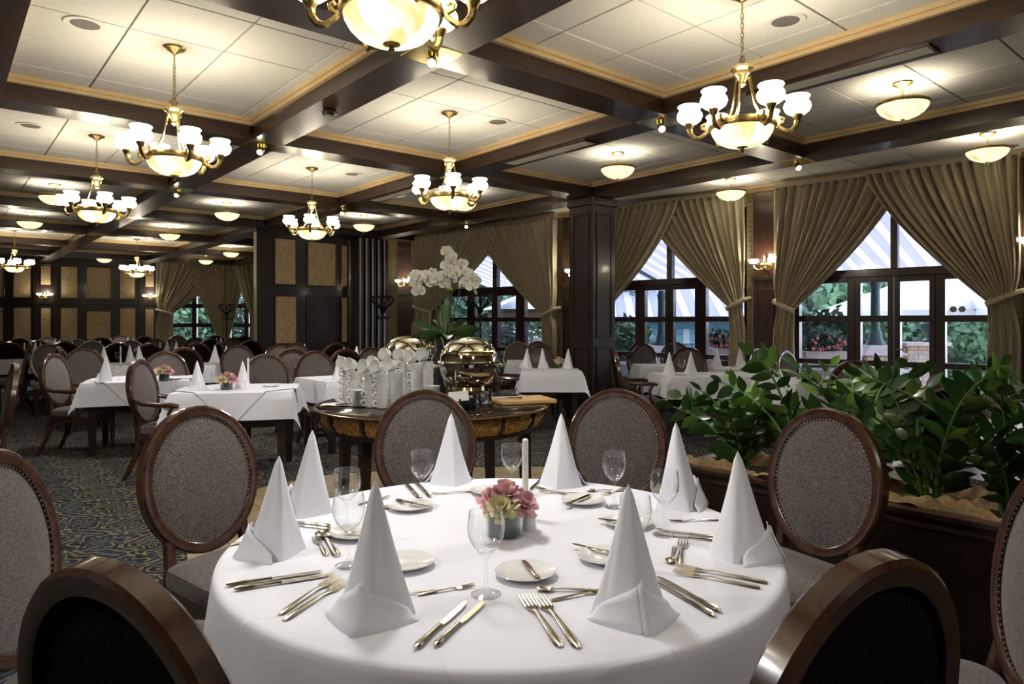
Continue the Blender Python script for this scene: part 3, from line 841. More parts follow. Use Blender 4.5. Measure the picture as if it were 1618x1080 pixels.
def pendant(label, u, v):
    t = thing('bowl_pendant', label, 'pendant lamp', (u, v, 0), 0, 'brass-rimmed alabaster bowl pendants')
    part('canopy', MB().lathe([(0.0, CEIL), (0.078, CEIL - 0.002), (0.074, CEIL - 0.014), (0.045, CEIL - 0.028), (0.014, CEIL - 0.05), (0.0, CEIL - 0.052)], 18), MT['brass'], t)
    part('rod', MB().tube([(0, 0, CEIL - 0.04), (0, 0, 3.10)], 0.008, 8), MT['bright_brass'], t)
    part('rim', MB().lathe([(0.18, 3.085), (0.196, 3.083), (0.20, 3.10), (0.194, 3.115), (0.178, 3.113), (0.18, 3.085)], 28), MT['brass'], t)
    part('bowl', MB().lathe([(0.19, 3.09), (0.182, 3.065), (0.16, 3.035), (0.12, 3.005), (0.07, 2.985), (0.004, 2.978)], 28), MT['pend'], t)
    part('finial', MB().lathe([(0.0, 2.985), (0.016, 2.982), (0.016, 2.972), (0.007, 2.966), (0.010, 2.957), (0.0, 2.948)], 10), MT['brass'], t)
    point_light('pendant_light', (0, 0, 3.045), PEND_W, 0.06, WARM, t)
    return t
p0 = pendant('bowl pendant at right between the two dark beams, nearest the long air vent', 5.92, 2.21)
for lb, u, v in (('bowl pendant just left of the column top, below the centre-right beam', 5.92, 5.20),
                 ('bowl pendant at the right edge, close above the stickered window curtain', 8.16, 2.25),
                 ('bowl pendant by the window wall above the lit pilaster sconce', 8.16, 5.18),
                 ('bowl pendant half hidden behind the centre chandelier bowl', 5.92, 8.16),
                 ('bowl pendant right of the chandelier before the folding partition', 5.92, 11.2),
                 ('bowl pendant in the middle coffer left of the partition, nearest one there', 3.60, 11.4),
                 ('bowl pendant overlapped by the chandelier second from the left', 1.28, 11.4),
                 ('bowl pendant in the left half, second row beyond the carpet aisle', 3.60, 14.9),
                 ('bowl pendant at the far left edge under a dark beam', 1.28, 14.6),
                 ('tiny far pendant hanging before the panelled wall', 3.60, 21.8),
                 ('tiny far pendant before the far left curtains', 5.92, 20.6),
                 ('far pendant beside the top of the partition edge', 5.75, 17.9)):
    clone(p0, (u, v, 0), 0, lb)

def speaker(label, u, v, first=[None]):
    if first[0]: return clone(first[0], (u, v, 0), 0, label)
    t = thing('ceiling_speaker', label, 'speaker', (u, v, 0), 0, 'round ceiling speakers')
    part('bezel', MB().lathe([(0.085, CEIL), (0.085, CEIL - 0.006), (0.12, CEIL - 0.008), (0.125, CEIL - 0.002), (0.125, CEIL)], 28), MT['white_metal'], t)
    part('grille', MB().lathe([(0.0, CEIL - 0.004), (0.085, CEIL - 0.004), (0.088, CEIL)], 28), MT['grille'], t)
    first[0] = t
speaker('round ceiling speaker in the upper left corner coffer', 0.74, 5.13)
speaker('round ceiling speaker left of the second chandelier from the left', 0.72, 8.14)
speaker('round ceiling speaker in the centre coffer', 4.12, 5.12)
speaker('round ceiling speaker above the partition chandelier', 4.14, 8.15)
speaker('round ceiling speaker at the top right coffer', 4.13, 2.23)

def spot(label, u, v, first=[None]):
    if first[0]: return clone(first[0], (u, v, 0), 0, label)
    t = thing('spotlight', label, 'spotlight', (u, v, 0), 0, 'small spotlights on the beam crossings')
    part('base', MB().lathe([(0.0, ZB - 0.004), (0.04, ZB - 0.004), (0.04, ZB - 0.02), (0.0, ZB - 0.02)], 14), MT['bright_brass'], t)
    R_ = Matrix.Translation((-0.02, -0.025, ZB - 0.055)) @ Vector((0, 0, -1)).rotation_difference(Vector((-0.50, -0.60, -0.62))).to_matrix().to_4x4()
    part('barrel', MB().lathe([(0.0, 0.035), (0.022, 0.035), (0.030, 0.02), (0.033, -0.035), (0.028, -0.035), (0.026, -0.02)], 14).xf(R_), MT['bright_brass'], t)
    part('lamp', MB().lathe([(0.0, -0.025), (0.026, -0.022)], 12).xf(R_), MT['spot'], t)
    first[0] = t
spot('spotlight on the brass plate beside the near top chandelier', 2.44, 3.70)
spot('spotlight at the beam crossing right of the left chandelier', 2.44, 6.69)
spot('spotlight at the beam crossing below the left chandelier bowl', 2.44, 9.67)
spot('spotlight at the beam crossing left of the upper right chandelier', 4.76, 3.70)
spot('spotlight at the beam crossing behind the centre chandelier', 4.76, 6.69)
spot('bright spotlight above the folding partition', 4.76, 9.67)
spot('spotlight at the beam crossing below the upper right chandelier', 7.08, 3.70)
spot('spotlight on the beam above the curtain behind the orchid', 7.08, 9.67)
m = MB().cbox(-0.045, 0.045, -0.045, 0.045, ZB - 0.05, ZB, 0.01).cbox(-0.06, 0.06, -0.025, 0.025, ZB - 0.035, ZB - 0.012, 0.006).cbox(-0.025, 0.025, -0.06, 0.06, ZB - 0.035, ZB - 0.012, 0.006)
solo('smoke_detector', m, MT['dark_wood'], 'small dark detector box under the beam left of the centre coffer', 'detector', (2.44, 5.20, 0))
def vent(label, v):
    t = thing('air_vent', label, 'air vent', (4.76, v, 0), 0, 'long slatted air vents under the beam')
    part('frame', MB().box(-0.10, -0.08, -0.62, 0.62, ZB - 0.012, ZB).box(0.08, 0.10, -0.62, 0.62, ZB - 0.012, ZB).box(-0.08, 0.08, -0.62, -0.60, ZB - 0.012, ZB).box(-0.08, 0.08, 0.60, 0.62, ZB - 0.012, ZB), MT['beam'], t, False)
    sl = MB().box(-0.012, 0.012, -0.60, 0.60, ZB - 0.009, ZB - 0.005).mesh('slat', MT['tgrid'], False)
    for k in range(5): link('slat', sl, t, (-0.062 + k * 0.031, 0, 0))
vent('long slatted air vent under the beam at upper right', 2.21)
vent('long slatted air vent under the beam right of the centre chandelier', 5.12)
vent('distant slatted air vent under the beam left of the centre chandelier', 8.10)

def sconce(label, loc, rz, out=None):
    t = thing('wall_sconce', label, 'wall lamp', loc, rz, 'twin brass wall sconces')
    # local: wall plane at x=0, room on the -x side
    part('back_plate', MB().lathe([(0.0, 0.03), (0.02, 0.028), (0.05, 0.012), (0.055, 0)], 16, sy=1.7).xf(Matrix.Rotation(-PI / 2, 4, 'Y')), MT['bright_brass'], t)
    part('finial', MB().lathe([(0.0, 0.0), (0.02, 0.02), (0.012, 0.05), (0.022, 0.08), (0.008, 0.12), (0.0, 0.14)], 10, (-0.04, 0, 0.02)), MT['bright_brass'], t)
    for s in (-1, 1):
        am = part('arm', MB().tube([(-0.02, 0, -0.02), (-0.05, s * 0.03, -0.07), (-0.08, s * 0.08, -0.075), (-0.09, s * 0.125, -0.04), (-0.09, s * 0.135, 0.0)], 0.009, 6), MT['bright_brass'], t)
        part('lamp_cup', MB().lathe([(0.0, -0.005), (0.02, 0.0), (0.028, 0.012), (0.0, 0.014)], 10, (-0.09, s * 0.135, 0)), MT['bright_brass'], am)
        part('lamp_shade', MB().lathe([(0.018, 0.010), (0.05, 0.022), (0.068, 0.045), (0.070, 0.06), (0.064, 0.068), (0.066, 0.075), (0.058, 0.072)], 16, (-0.09, s * 0.135, 0)), MT['sconce'], am)
    point_light('sconce_light', (-0.14, 0, 0.10), SCONCE_W, 0.05, WARM, t)
    return t
def on_wall_right(s, z, off=0.0):
    return (A0 - off * math.cos(PHI) - s * math.sin(PHI), -off * math.sin(PHI) + s * math.cos(PHI), z)
s0 = sconce('brass twin sconce lit on the pilaster between the two right windows', on_wall_right(5.09, 2.15, 0.10), PHI)
clone(s0, on_wall_right(8.36, 2.18, 0.10), PHI, 'brass twin sconce just left of the column')
clone(s0, on_wall_right(13.12, 2.20, 0.10), PHI, 'brass twin sconce partly behind the leftmost orchid blooms')
clone(s0, on_wall_right(2.06, 2.20, 0.10), PHI, 'brass twin sconce cut by the right edge of the picture')
for px, lb in ((72, 'distant twin sconce on the far panelled wall, left one'), (237, 'distant twin sconce on the far panelled wall beside the curtain')):
    t_ = ray_t(px, CORNER, LD)
    clone(s0, (CORNER[0] + LD[0] * t_ - 0.2425 * 0.06, CORNER[1] + LD[1] * t_ - 0.9701 * 0.06, 2.10), math.atan2(LD[1], LD[0]) - PI / 2, lb)

# ================================================================== CHAIRS
def ellipse_ring(a, b, w, th, n=44):
    """oval frame in the XZ plane, thickness th along y, radial width w, rounded section"""
    sec = [(-w / 2, -th / 2), (-w / 2 + w * .2, -th / 2 - .004), (w / 2 - w * .2, -th / 2 - .004), (w / 2, -th / 2 + .004), (w / 2, th / 2 - .004), (w / 2 - w * .2, th / 2 + .004), (-w / 2 + w * .2, th / 2 + .004), (-w / 2, th / 2)]
    vs, fs = [], []
    m = len(sec)
    for k in range(n):
        an = 2 * PI * k / n
        c, s = math.cos(an), math.sin(an)
        for r, y in sec: vs.append(((a + r) * c, y, (b + r) * s))
    for k in range(n):
        for i in range(m):
            fs.append((k * m + i, k * m + (i + 1) % m, ((k + 1) % n) * m + (i + 1) % m, ((k + 1) % n) * m + i))
    return MB().add(vs, fs)
def oval_pad(a, b, y0, bulge, n=40, rings=6):
    vs, fs = [(0, y0 + bulge, 0)], []
    for j in range(1, rings + 1):
        q = j / rings
        for k in range(n):
            an = 2 * PI * k / n
            vs.append((a * q * math.cos(an), y0 + bulge * (1 - q ** 3), b * q * math.sin(an)))
    for k in range(n): fs.append((0, 1 + k, 1 + (k + 1) % n))
    for j in range(rings - 1):
        for k in range(n):
            p, q = 1 + j * n, 1 + (j + 1) * n
            fs.append((p + k, q + k, q + (k + 1) % n, p + (k + 1) % n))
    return MB().add(vs, fs)
BACK = Matrix.Translation((0, -0.262, 0.752)) @ Matrix.Rotation(math.radians(9), 4, 'X')
def seat_outline(k=1.0, n=5):
    f, r, d0, d1, c = 0.245 * k, 0.20 * k, -0.215 * k, 0.235 * k, 0.06
    pts = []
    for (cx_, cy_, a0) in ((f - c, d1 - c, 0), (-f + c, d1 - c, 90), (-r + c, d0 + c, 180), (r - c, d0 + c, 270)):
        for q in range(n + 1):
            an = math.radians(a0 + 90 * q / n)
            pts.append((cx_ + c * math.cos(an), cy_ + c * math.sin(an)))
    return pts
def make_chair(label, arms=False, nails=True):
    t = thing('armchair' if arms else 'dining_chair', label, 'chair')
    fr = part('back_frame', ellipse_ring(0.230, 0.264, 0.040, 0.042).xf(BACK), MT['chair_wood'], t)
    bk = part('backrest', oval_pad(0.211, 0.245, 0.012, 0.022).xf(BACK), MT['fabric'], t)
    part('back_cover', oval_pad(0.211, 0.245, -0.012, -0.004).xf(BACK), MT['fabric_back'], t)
    if nails:
        nl = MB()
        for k in range(88):
            an = 2 * PI * k / 88
            c = (0.2050 * math.cos(an), 0.0185, 0.2390 * math.sin(an))
            q = MB().lathe([(0.0036, 0), (0.0026, 0.0022), (0.0002, 0.0032)], 5).xf(Matrix.Translation(c) @ Matrix.Rotation(-PI / 2, 4, 'X'))
            nl.merge(q)
        n_ = part('nailhead_trim', nl.xf(BACK), MT['nail'], bk)
    # seat
    so = seat_outline()
    st = MB()
    n = len(so)
    lay = [(1.0, 0.405), (1.01, 0.43), (0.98, 0.462), (0.85, 0.478), (0.5, 0.486), (0.01, 0.488)]
    vs = [(x * k, y * k, z) for k, z in lay for x, y in so]
    fs = [(j * n + i, j * n + (i + 1) % n, (j + 1) * n + (i + 1) % n, (j + 1) * n + i) for j in range(len(lay) - 1) for i in range(n)]
    st.add(vs, fs)
    part('seat', st, MT['fabric'], t)
    part('seat_rail', MB().prism([(x * 1.0, y * 1.0) for x, y in so], 0.345, 0.408), MT['chair_wood'], t, False)
    for s in (-1, 1):
        part('leg', MB().tube([(s * 0.205, 0.195, 0.40), (s * 0.207, 0.20, 0.30), (s * 0.205, 0.205, 0.12), (s * 0.203, 0.212, 0.0)], [0.030, 0.028, 0.021, 0.016], 8), MT['chair_wood'], t)
        part('leg', MB().tube([(s * 0.165, -0.20, 0.43), (s * 0.168, -0.215, 0.34), (s * 0.172, -0.245, 0.20), (s * 0.178, -0.30, 0.08), (s * 0.182, -0.345, 0.0)], [0.027, 0.028, 0.025, 0.021, 0.017], 8), MT['chair_wood'], t)
        e = BACK @ Vector((s * 0.165, 0, -0.175))
        part('back_post', MB().tube([(s * 0.165, -0.20, 0.38), (s * 0.162, -0.21, 0.46), (s * 0.158, -0.224, 0.53), tuple(e)], [0.026, 0.024, 0.022, 0.020], 8), MT['chair_wood'], t)
        if arms:
            e = BACK @ Vector((s * 0.225, 0, -0.06))
            part('armrest', MB().tube([tuple(e), (s * 0.262, -0.15, 0.665), (s * 0.275, 0.0, 0.655), (s * 0.27, 0.10, 0.655), (s * 0.262, 0.16, 0.645)], [0.018, 0.019, 0.021, 0.023, 0.018], 8), MT['chair_wood'], t)
            part('arm_support', MB().tube([(s * 0.268, 0.11, 0.648), (s * 0.262, 0.075, 0.58), (s * 0.245, 0.08, 0.50), (s * 0.222, 0.12, 0.40)], [0.017, 0.016, 0.018, 0.02], 8), MT['chair_wood'], t)
    return t
_proto = {}
def place_chair(px, d, face, label, arms=False, group='oval-backed dining chairs', turn=0.0, xy=None):
    """ring centre at column px, depth d; face is a plan direction"""
    p = xy or PX(px, d)
    fx, fy = face; ln = math.hypot(fx, fy); fx /= ln; fy /= ln
    rz = math.atan2(-fx, fy) + turn
    fx, fy = -math.sin(rz), math.cos(rz)
    loc = (p[0] + fx * 0.275, p[1] + fy * 0.275, 0)
    if arms not in _proto:
        c = make_chair(label, arms); c.location = loc; c.rotation_euler = (0, 0, rz); c['group'] = group
        _proto[arms] = (c, [(k, [g for g in k.children]) for k in c.children])
        return c
    src, tree = _proto[arms]
    return clone(src, loc, rz, label, group, tree)
TC = XZ(-0.03, 1.97)                              # centre of the round table
def toward(p, q=TC): return (q[0] - p[0], q[1] - p[1])
RG = 'oval-backed chairs around the set round table'
for (px, d, turn, lb) in ((315, 2.72, 0.0, 'oval-back chair with brass nails at the left of the round table, seen three-quarter'),
                          (672, 3.36, 0.0, 'oval-back chair behind the round table in front of the cup stacks'),
                          (975, 3.42, 0.0, 'oval-back chair behind the round table below the dark column'),
                          (1305, 2.66, 0.0, 'oval-back chair at the right of the round table before the planter'),
                          (-8, 1.80, 0.0, 'oval-back chair cut by the left edge, behind the nearest left chair'),
                          (1668, 1.62, 0.0, 'oval-back chair cut by the right edge in front of the planter'),
                          (196, 0.985, 0.0, 'nearest chair at lower left, its dark back turned to the viewer'),
                          (1355, 1.02, 0.0, 'nearest chair at lower right, its dark back turned to the viewer')):
    p = PX(px, d)
    place_chair(px, d, toward(p), lb, False, RG, turn)
PU, MU, PV, MV = (1, 0), (-1, 0), (0, 1), (0, -1)
BK = (-FW[0], -FW[1])
LG = 'oval-backed chairs at the left tables'
for (px, d, face, arms, lb) in ((224, 6.1, (0.79, -0.61), True, 'armchair at the left end of the nearest square table, on the carpet'),
                                (87, 7.2, (0.79, -0.61), True, 'armchair at the left end of the second square table, near the left edge'),
                                (18, 5.5, MU, False, 'chair seen edge-on at the left edge above the near chair'),
                                (261, 7.75, (-0.34, -0.94), False, 'chair behind the second left table, framing its pink flowers'),
                                (421, 7.15, (-0.47, -0.88), False, 'grey-backed chair behind the right end of the nearest left square table'),
                                (498, 7.85, MV, False, 'grey-backed chair just left of the stacked cups'),
                                (462, 8.5, MV, False, 'dark chair between the two grey-backed chairs left of the buffet'),
                                (545, 8.5, PV, False, 'dark-backed chair right behind the napkin beside the cups'),
                                (587, 8.9, MV, False, 'chair top showing behind the buffet cups under the partition edge'),
                                (132, 8.8, MV, True, 'dark armchair behind the left armchair of the second table, right one of the pair'),
                                (96, 9.0, PU, True, 'dark armchair behind the left armchair of the second table, left one of the pair')):
    place_chair(px, d, face, lb, arms, LG)
FG = 'crowd of far oval-backed chairs at left'
FARC = ((235, 10.5, PV), (376, 9.8, MV), (290, 8.9, PV), (272, 12.3, MU), (311, 10.8, PV), (332, 13.2, PV), (349, 11.6, PU), (309, 14.2, MV), (246, 13.4, MV), (369, 14.2, MV),
                      (13, 11.2, PV), (44, 10.8, MU), (59, 12.0, PV), (78, 10.3, MV), (101, 11.4, PV), (145, 12.0, MV), (186, 10.9, PV), (208, 12.3, MV), (160, 14.4, PV), (120, 13.3, MV), (30, 14.4, PV), (75, 15.0, MV),
                      (228, 15.5, PV), (280, 16.2, MV), (340, 16.5, PV), (385, 15.8, PV), (190, 16.6, MV), (442, 9.9, MV), (468, 10.6, MV), (530, 10.8, PV), (395, 12.4, PV))
def cluster(px, d):
    row = 'front' if d < 11 else 'middle' if d < 13.5 else 'rear'
    where = 'at the far left edge' if px < 70 else 'before the panelled wall' if px < 215 else 'before the far curtains' if px < 400 else 'before the folding partition'
    return 'of the %s row %s' % (row, where)
ORD = ['first', 'second', 'third', 'fourth', 'fifth', 'sixth']
for (px, d, face) in FARC:
    cl = cluster(px, d)
    mates = sorted(q[0] for q in FARC if cluster(q[0], q[1]) == cl)
    lb = 'only oval-back chair ' + cl if len(mates) == 1 else 'oval-back chair %s, %s from the left' % (cl, ORD[mates.index(px)])
    place_chair(px, d, face, lb, False, FG)
RGp = 'oval-backed chairs at the window tables'
for (px, d, face, arms, lb) in ((779, 8.8, RT, True, 'armchair half hidden by the chafing dish, left of the cream-lit table'),
                                (854, 9.9, BK, False, 'chair behind the small table left of the column'),
                                (818, 11.4, (-FW[1], FW[0] * -1), False, 'dark chair by the window left of the column'),
                                (850, 11.75, BK, False, 'farthest chair by the window left of the column'),
                                (973, 8.1, RT, True, 'armchair seen edge-on right beside the column foot'),
                                (1017, 10.3, MU, False, 'dark chair left of the white tables by the glazed doors'),
                                (1010, 11.3, MU, False, 'darkest chair close to the column by the glazed doors'),
                                (1087, 8.9, BK, False, 'brown oval-back chair behind the table beyond the plants'),
                                (1067, 11.2, BK, False, 'chair top peeking over the brown chair by the glazed doors'),
                                (1197, 8.6, MV, False, 'blue-lit chair below the pilaster sconce, left one of two'),
                                (1243, 7.9, MV, False, 'blue-lit chair below the pilaster sconce, right one of two'),
                                (1352, 5.9, BK, False, 'chair showing between the plant leaves before the stickered window'),
                                (1490, 3.85, FW, False, 'dark chair back hidden among the plants at right')):
    place_chair(px, d, face, lb, arms, RGp)

# ================================================================== SQUARE TABLES
def drape_fn(a, b, top, over):
    def q(x, y, lift=0.0):
        ex, ey = max(0, abs(x) - a), max(0, abs(y) - b)
        sx, sy = (1 if x > 0 else -1), (1 if y > 0 else -1)
        if ex == 0 and ey == 0: return (x, y, top + lift)
        o = 0.012 + lift
        if ex > 0 and ey > 0:
            dr = math.hypot(ex, ey); mn = min(ex, ey)
            fl = 0.30 * mn
            return (sx * (a + o + fl + 0.06 * ex), sy * (b + o + fl + 0.06 * ey), top + lift - dr * 0.98)
        if ex > 0: return (sx * (a + o + 0.05 * ex + 0.012 * math.sin(9 * y) * ex / over), y, top + lift - ex)
        return (x, sy * (b + o + 0.05 * ey + 0.012 * math.sin(9 * x) * ey / over), top + lift - ey)
    return q
def square_table(label, cloth_label, u, v, su, sv, rz=0.0, overlay=False, over=0.24, top=0.745):
    t = thing('square_table', label, 'table', (u, v, 0), rz, 'square dining tables')
    a, b = su / 2, sv / 2
    part('table_top', MB().cbox(-a, a, -b, b, top - 0.03, top, 0.004), MT['dark_wood'], t, False)
    part('apron', MB().box(-a + .06, a - .06, -b + .06, b - .06, top - 0.11, top - 0.03), MT['dark_wood'], t, False)
    for sx in (-1, 1):
        for sy in (-1, 1):
            x, y = sx * (a - 0.09), sy * (b - 0.09)
            part('leg', MB().tube([(x, y, top - 0.05), (x, y, 0.0)], [0.05, 0.038], 4), MT['dark_wood'], t, False)
    fn = drape_fn(a, b, top + 0.004, over)
    A, B = a + over, b + over
    def samples(h, ov, n_in=6, n_o=6):
        return [-h - ov + ov * i / n_o for i in range(n_o)] + [-h + 2 * h * i / n_in for i in range(n_in + 1)] + [h + ov * (i + 1) / n_o for i in range(n_o)]
    X, Y = samples(a, over), samples(b, over)
    m = MB().add([fn(x, y) for y in Y for x in X], [(j * len(X) + i, j * len(X) + i + 1, (j + 1) * len(X) + i + 1, (j + 1) * len(X) + i) for j in range(len(Y) - 1) for i in range(len(X) - 1)])
    c = thing('tablecloth', cloth_label, 'tablecloth', (u, v, 0), rz, 'white square tablecloths')
    part('cloth', m, MT['cloth'], c)
    if overlay:
        nn = 84
        def f2(i, j):
            p, q = i * 2 - 1, j * 2 - 1
            return fn((p + q) / 2 * (a + 0.16), (p - q) / 2 * (b + 0.31), 0.007)
        part('overlay_cloth', MB().grid(nn, nn, f2), MT['cloth'], c)
    return t
def napkin_mesh(h=0.265, r=0.057, seed=1):
    rnd = random.Random(seed)
    n, k = 32, 12
    vs, fs = [], []
    for j in range(k + 1):
        q = j / k
        rad = r * ((1 - q) ** 0.95) * (1 + 0.12 * (1 - q) ** 3 + 0.02 * math.sin(PI * q)) + 0.0042 * min(1, (1 - q) * 12 + 0.15)
        for i in range(n):
            an = 2 * PI * i / n
            f = 1 + 0.06 * math.sin(3 * an + 0.6) + 0.04 * math.sin(5 * an + 2.5 * q) + 0.02 * math.sin(9 * an - 2 * q)
            pinch = 1 + 0.17 * math.cos(2 * an) * (1 - 0.5 * q)
            vs.append((rad * f * pinch * math.cos(an), rad * f * math.sin(an) / pinch + 0.010 * q, h * q))
    for j in range(k):
        for i in range(n):
            fs.append((j * n + i, j * n + (i + 1) % n, (j + 1) * n + (i + 1) % n, (j + 1) * n + i))
    cone = MB().add(vs, fs)
    cuff = MB()
    for (a0, a1, hh, off, up) in ((-2.95, -1.42, 0.092, 0.004, 1), (-1.66, -0.22, 0.086, 0.009, 0)):
        m_ = 12
        vs = []
        for j in range(5):
            q = j / 4
            for i in range(m_ + 1):
                w = i / m_
                an = a0 + (a1 - a0) * w
                lim = hh * (0.22 + 0.78 * (w if up else 1 - w) ** 0.8)
                z = lim * q
                rad = r * ((1 - z / h) ** 0.92) * 1.10 + off + 0.020 * (1 - q) ** 1.5 + 0.005 * q
                pinch = 1 + 0.17 * math.cos(2 * an)
                vs.append((rad * pinch * math.cos(an), rad * math.sin(an) / pinch, z))
        cuff.add(vs, [(j * (m_ + 1) + i, j * (m_ + 1) + i + 1, (j + 1) * (m_ + 1) + i + 1, (j + 1) * (m_ + 1) + i) for j in range(4) for i in range(m_)])
    return cone, cuff
_nap = {}
def napkin(label, loc, rz, scale=1.0, group='cone-folded white napkins'):
    if 'n' not in _nap:
        cone, cuff = napkin_mesh()
        t = thing('napkin', label, 'napkin', loc, rz, group)
        part('cone', cone, MT['napkin'], t, True)
        c = part('cuff', cuff, MT['napkin'], t)
        md = c.modifiers.new('thickness', 'SOLIDIFY'); md.thickness = 0.0025
        t.scale = (scale,) * 3
        _nap['n'] = t
        return t
    return clone(_nap['n'], loc, rz, label, group, None, scale)
def glass_mesh():
    return MB().lathe([(0.0, 0.0), (0.033, 0.0), (0.034, 0.002), (0.022, 0.006), (0.008, 0.012), (0.0045, 0.022), (0.0042, 0.075), (0.006, 0.084), (0.016, 0.092), (0.030, 0.108), (0.039, 0.128), (0.041, 0.145), (0.039, 0.165), (0.0365, 0.182), (0.0358, 0.1825), (0.0380, 0.164), (0.0398, 0.145), (0.0378, 0.129), (0.0290, 0.110), (0.0150, 0.095), (0.001, 0.089)], 28)
_gl = {}
def glass(label, loc, scale=1.0, group='stemmed wine glasses'):
    if 'g' not in _gl:
        me = glass_mesh().mesh('wine_glass', MT['glassware'], True, 1.2)
        _gl['g'] = me
    o = link('wine_glass', _gl['g'], None, loc, 0); o.scale = (scale,) * 3
    return tag(o, label, 'wine glass', group)
def flower_mesh(r, seed, layers=4, per=6):
    rnd = random.Random(seed)
    m = MB()
    for L_ in range(layers):
        for k in range(per):
            a = 2 * PI * (k + 0.5 * L_) / per + rnd.uniform(-.15, .15)
            op = 0.30 + 0.24 * L_
            pts = []
            for j in range(4):
                for i in range(4):
                    s_, w = j / 3, (i / 3 - 0.5)
                    rad = r * (0.10 + s_ * op)
                    z = r * (0.25 + s_ * (1.05 - 0.22 * L_)) - r * 0.10 * s_ ** 3 * L_
                    aa = a + w * (1.25 - 0.15 * L_) * (0.5 + 0.6 * math.sin(PI * (0.2 + 0.6 * s_)))
                    rd = rad * (1 - 0.10 * abs(w)) + 0.002
                    pts.append((rd * math.cos(aa), rd * math.sin(aa), z + rnd.uniform(-.04, .04) * r))
            m.add(pts, [(j * 4 + i, j * 4 + i + 1, (j + 1) * 4 + i + 1, (j + 1) * 4 + i) for j in range(3) for i in range(3)])
    return m
_fl = {}
def flower_bowl(label, loc, scale=1.0, pale=False):
    t = thing('flower_vase', label, 'flower arrangement', loc, 0, 'small rose bowls on tables')
    t.scale = (scale,) * 3
    part('glass_bowl', MB().lathe([(0.0, 0.0), (0.046, 0.0), (0.050, 0.004), (0.0505, 0.03), (0.052, 0.075), (0.056, 0.085), (0.057, 0.115), (0.050, 0.130), (0.048, 0.128), (0.053, 0.112), (0.050, 0.08), (0.046, 0.01), (0.0, 0.006)], 28), MT['glassware'], t)
    part('leaf_wrap', MB().lathe([(0.0, 0.006), (0.045, 0.007), (0.0455, 0.07), (0.040, 0.073), (0.0, 0.072)], 22), MT['dark_leaf'], t)
    spots = [(0, 0, 0.088, 1.15), (0.042, 0.010, 0.076, 1.1), (-0.042, 0.014, 0.078, 1.1), (0.006, 0.044, 0.078, 1.05), (-0.010, -0.040, 0.072, .85), (0.034, -0.034, 0.072, 1.0), (-0.040, -0.028, 0.072, 1.0), (0.052, -0.012, 0.062, .8), (-0.054, -0.004, 0.062, .8)]
    for k, (x, y, z, s) in enumerate(spots):
        mt = MT['rose_pale'] if (k in (4, 6) or pale and k % 2) else MT['rose']
        key = (k % 3, mt.name)
        if key not in _fl: _fl[key] = flower_mesh(0.041, 5 + k).mesh('rose', mt)
        o = link('rose', _fl[key], t, (x, y, z)); o.scale = (s,) * 3
        o.rotation_euler = (-y * 13, x * 13, k * 1.1)
    return t
# ================================================================== THE SET ROUND TABLE
TZ = 0.752
rt = thing('round_table', 'large round banquet table under the white cloth in the foreground', 'table', (*TC, 0))
part('table_top', MB().lathe([(0.0, 0.715), (0.745, 0.715), (0.75, 0.72), (0.75, 0.742), (0.745, 0.745), (0.0, 0.745)], 48), MT['dark_wood'], rt)
for k in range(4):
    a = PI / 4 + k * PI / 2
    part('leg', MB().tube([(0.5 * math.cos(a), 0.5 * math.sin(a), 0.715), (0.52 * math.cos(a), 0.52 * math.sin(a), 0.0)], [0.045, 0.035], 4), MT['dark_wood'], rt, False)
def round_cloth():
    n = 144
    prof = [(0.0, TZ), (0.3, TZ), (0.55, TZ), (0.70, TZ), (0.740, TZ), (0.750, TZ - 0.002), (0.757, TZ - 0.008), (0.761, TZ - 0.02), (0.764, TZ - 0.06), (0.767, TZ - 0.13), (0.770, TZ - 0.22), (0.775, TZ - 0.32), (0.782, TZ - 0.42), (0.790, TZ - 0.50)]
    vs, fs = [], []
    for r, z in prof:
        g = max(0, (TZ - 0.02 - z) / 0.48)
        for k in range(n):
            a = 2 * PI * k / n
            d = g * (0.030 * math.sin(9 * a + 0.8) + 0.018 * math.sin(17 * a + 2.0) + 0.012 * math.sin(5 * a))
            if r == 0: d = 0
            vs.append(((r + d) * math.cos(a), (r + d) * math.sin(a), z))
    for i in range(len(prof) - 1):
        for k in range(n): fs.append((i * n + k, i * n + (k + 1) % n, (i + 1) * n + (k + 1) % n, (i + 1) * n + k))
    # pressed fold lines: very shallow creases in the cloth
    m = MB().add(vs, fs)
    return m
solo('round_tablecloth', round_cloth(), MT['round_linen'], 'white round tablecloth on the foreground banquet table', 'tablecloth', (*TC, 0))

def outward(p): return math.atan2(-(p[0] - TC[0]), p[1] - TC[1])     # +y points away from the table centre
NG = 'cone-folded napkins on the round table'
for (x, y, s, lb, tw) in ((435, 872, 0.97, 'napkin cone at the far left rim of the round table', 0.2),
                          (489, 808, 1.0, 'napkin cone second from the left, behind the left wine glasses', 0.2),
                          (712, 761, 1.0, 'napkin cone in front of the back-left chair', 0.0),
                          (888, 765, 1.02, 'broad napkin cone right of the white candle', 0.0),
                          (1072, 798, 1.05, 'napkin cone behind the right wine glass with pleated tail', -0.2),
                          (1172, 876, 1.03, 'napkin cone at the right rim of the round table', -0.2),
                          (995, 968, 1.02, 'napkin cone nearest the viewer on the right, with double-hem cuff', -0.35),
                          (590, 968, 1.05, 'napkin cone nearest the viewer on the left, with open cuff', 0.3)):
    p = ON(x, y, TZ)
    napkin(lb, (*p, TZ), outward(p) + PI + tw, s, NG)
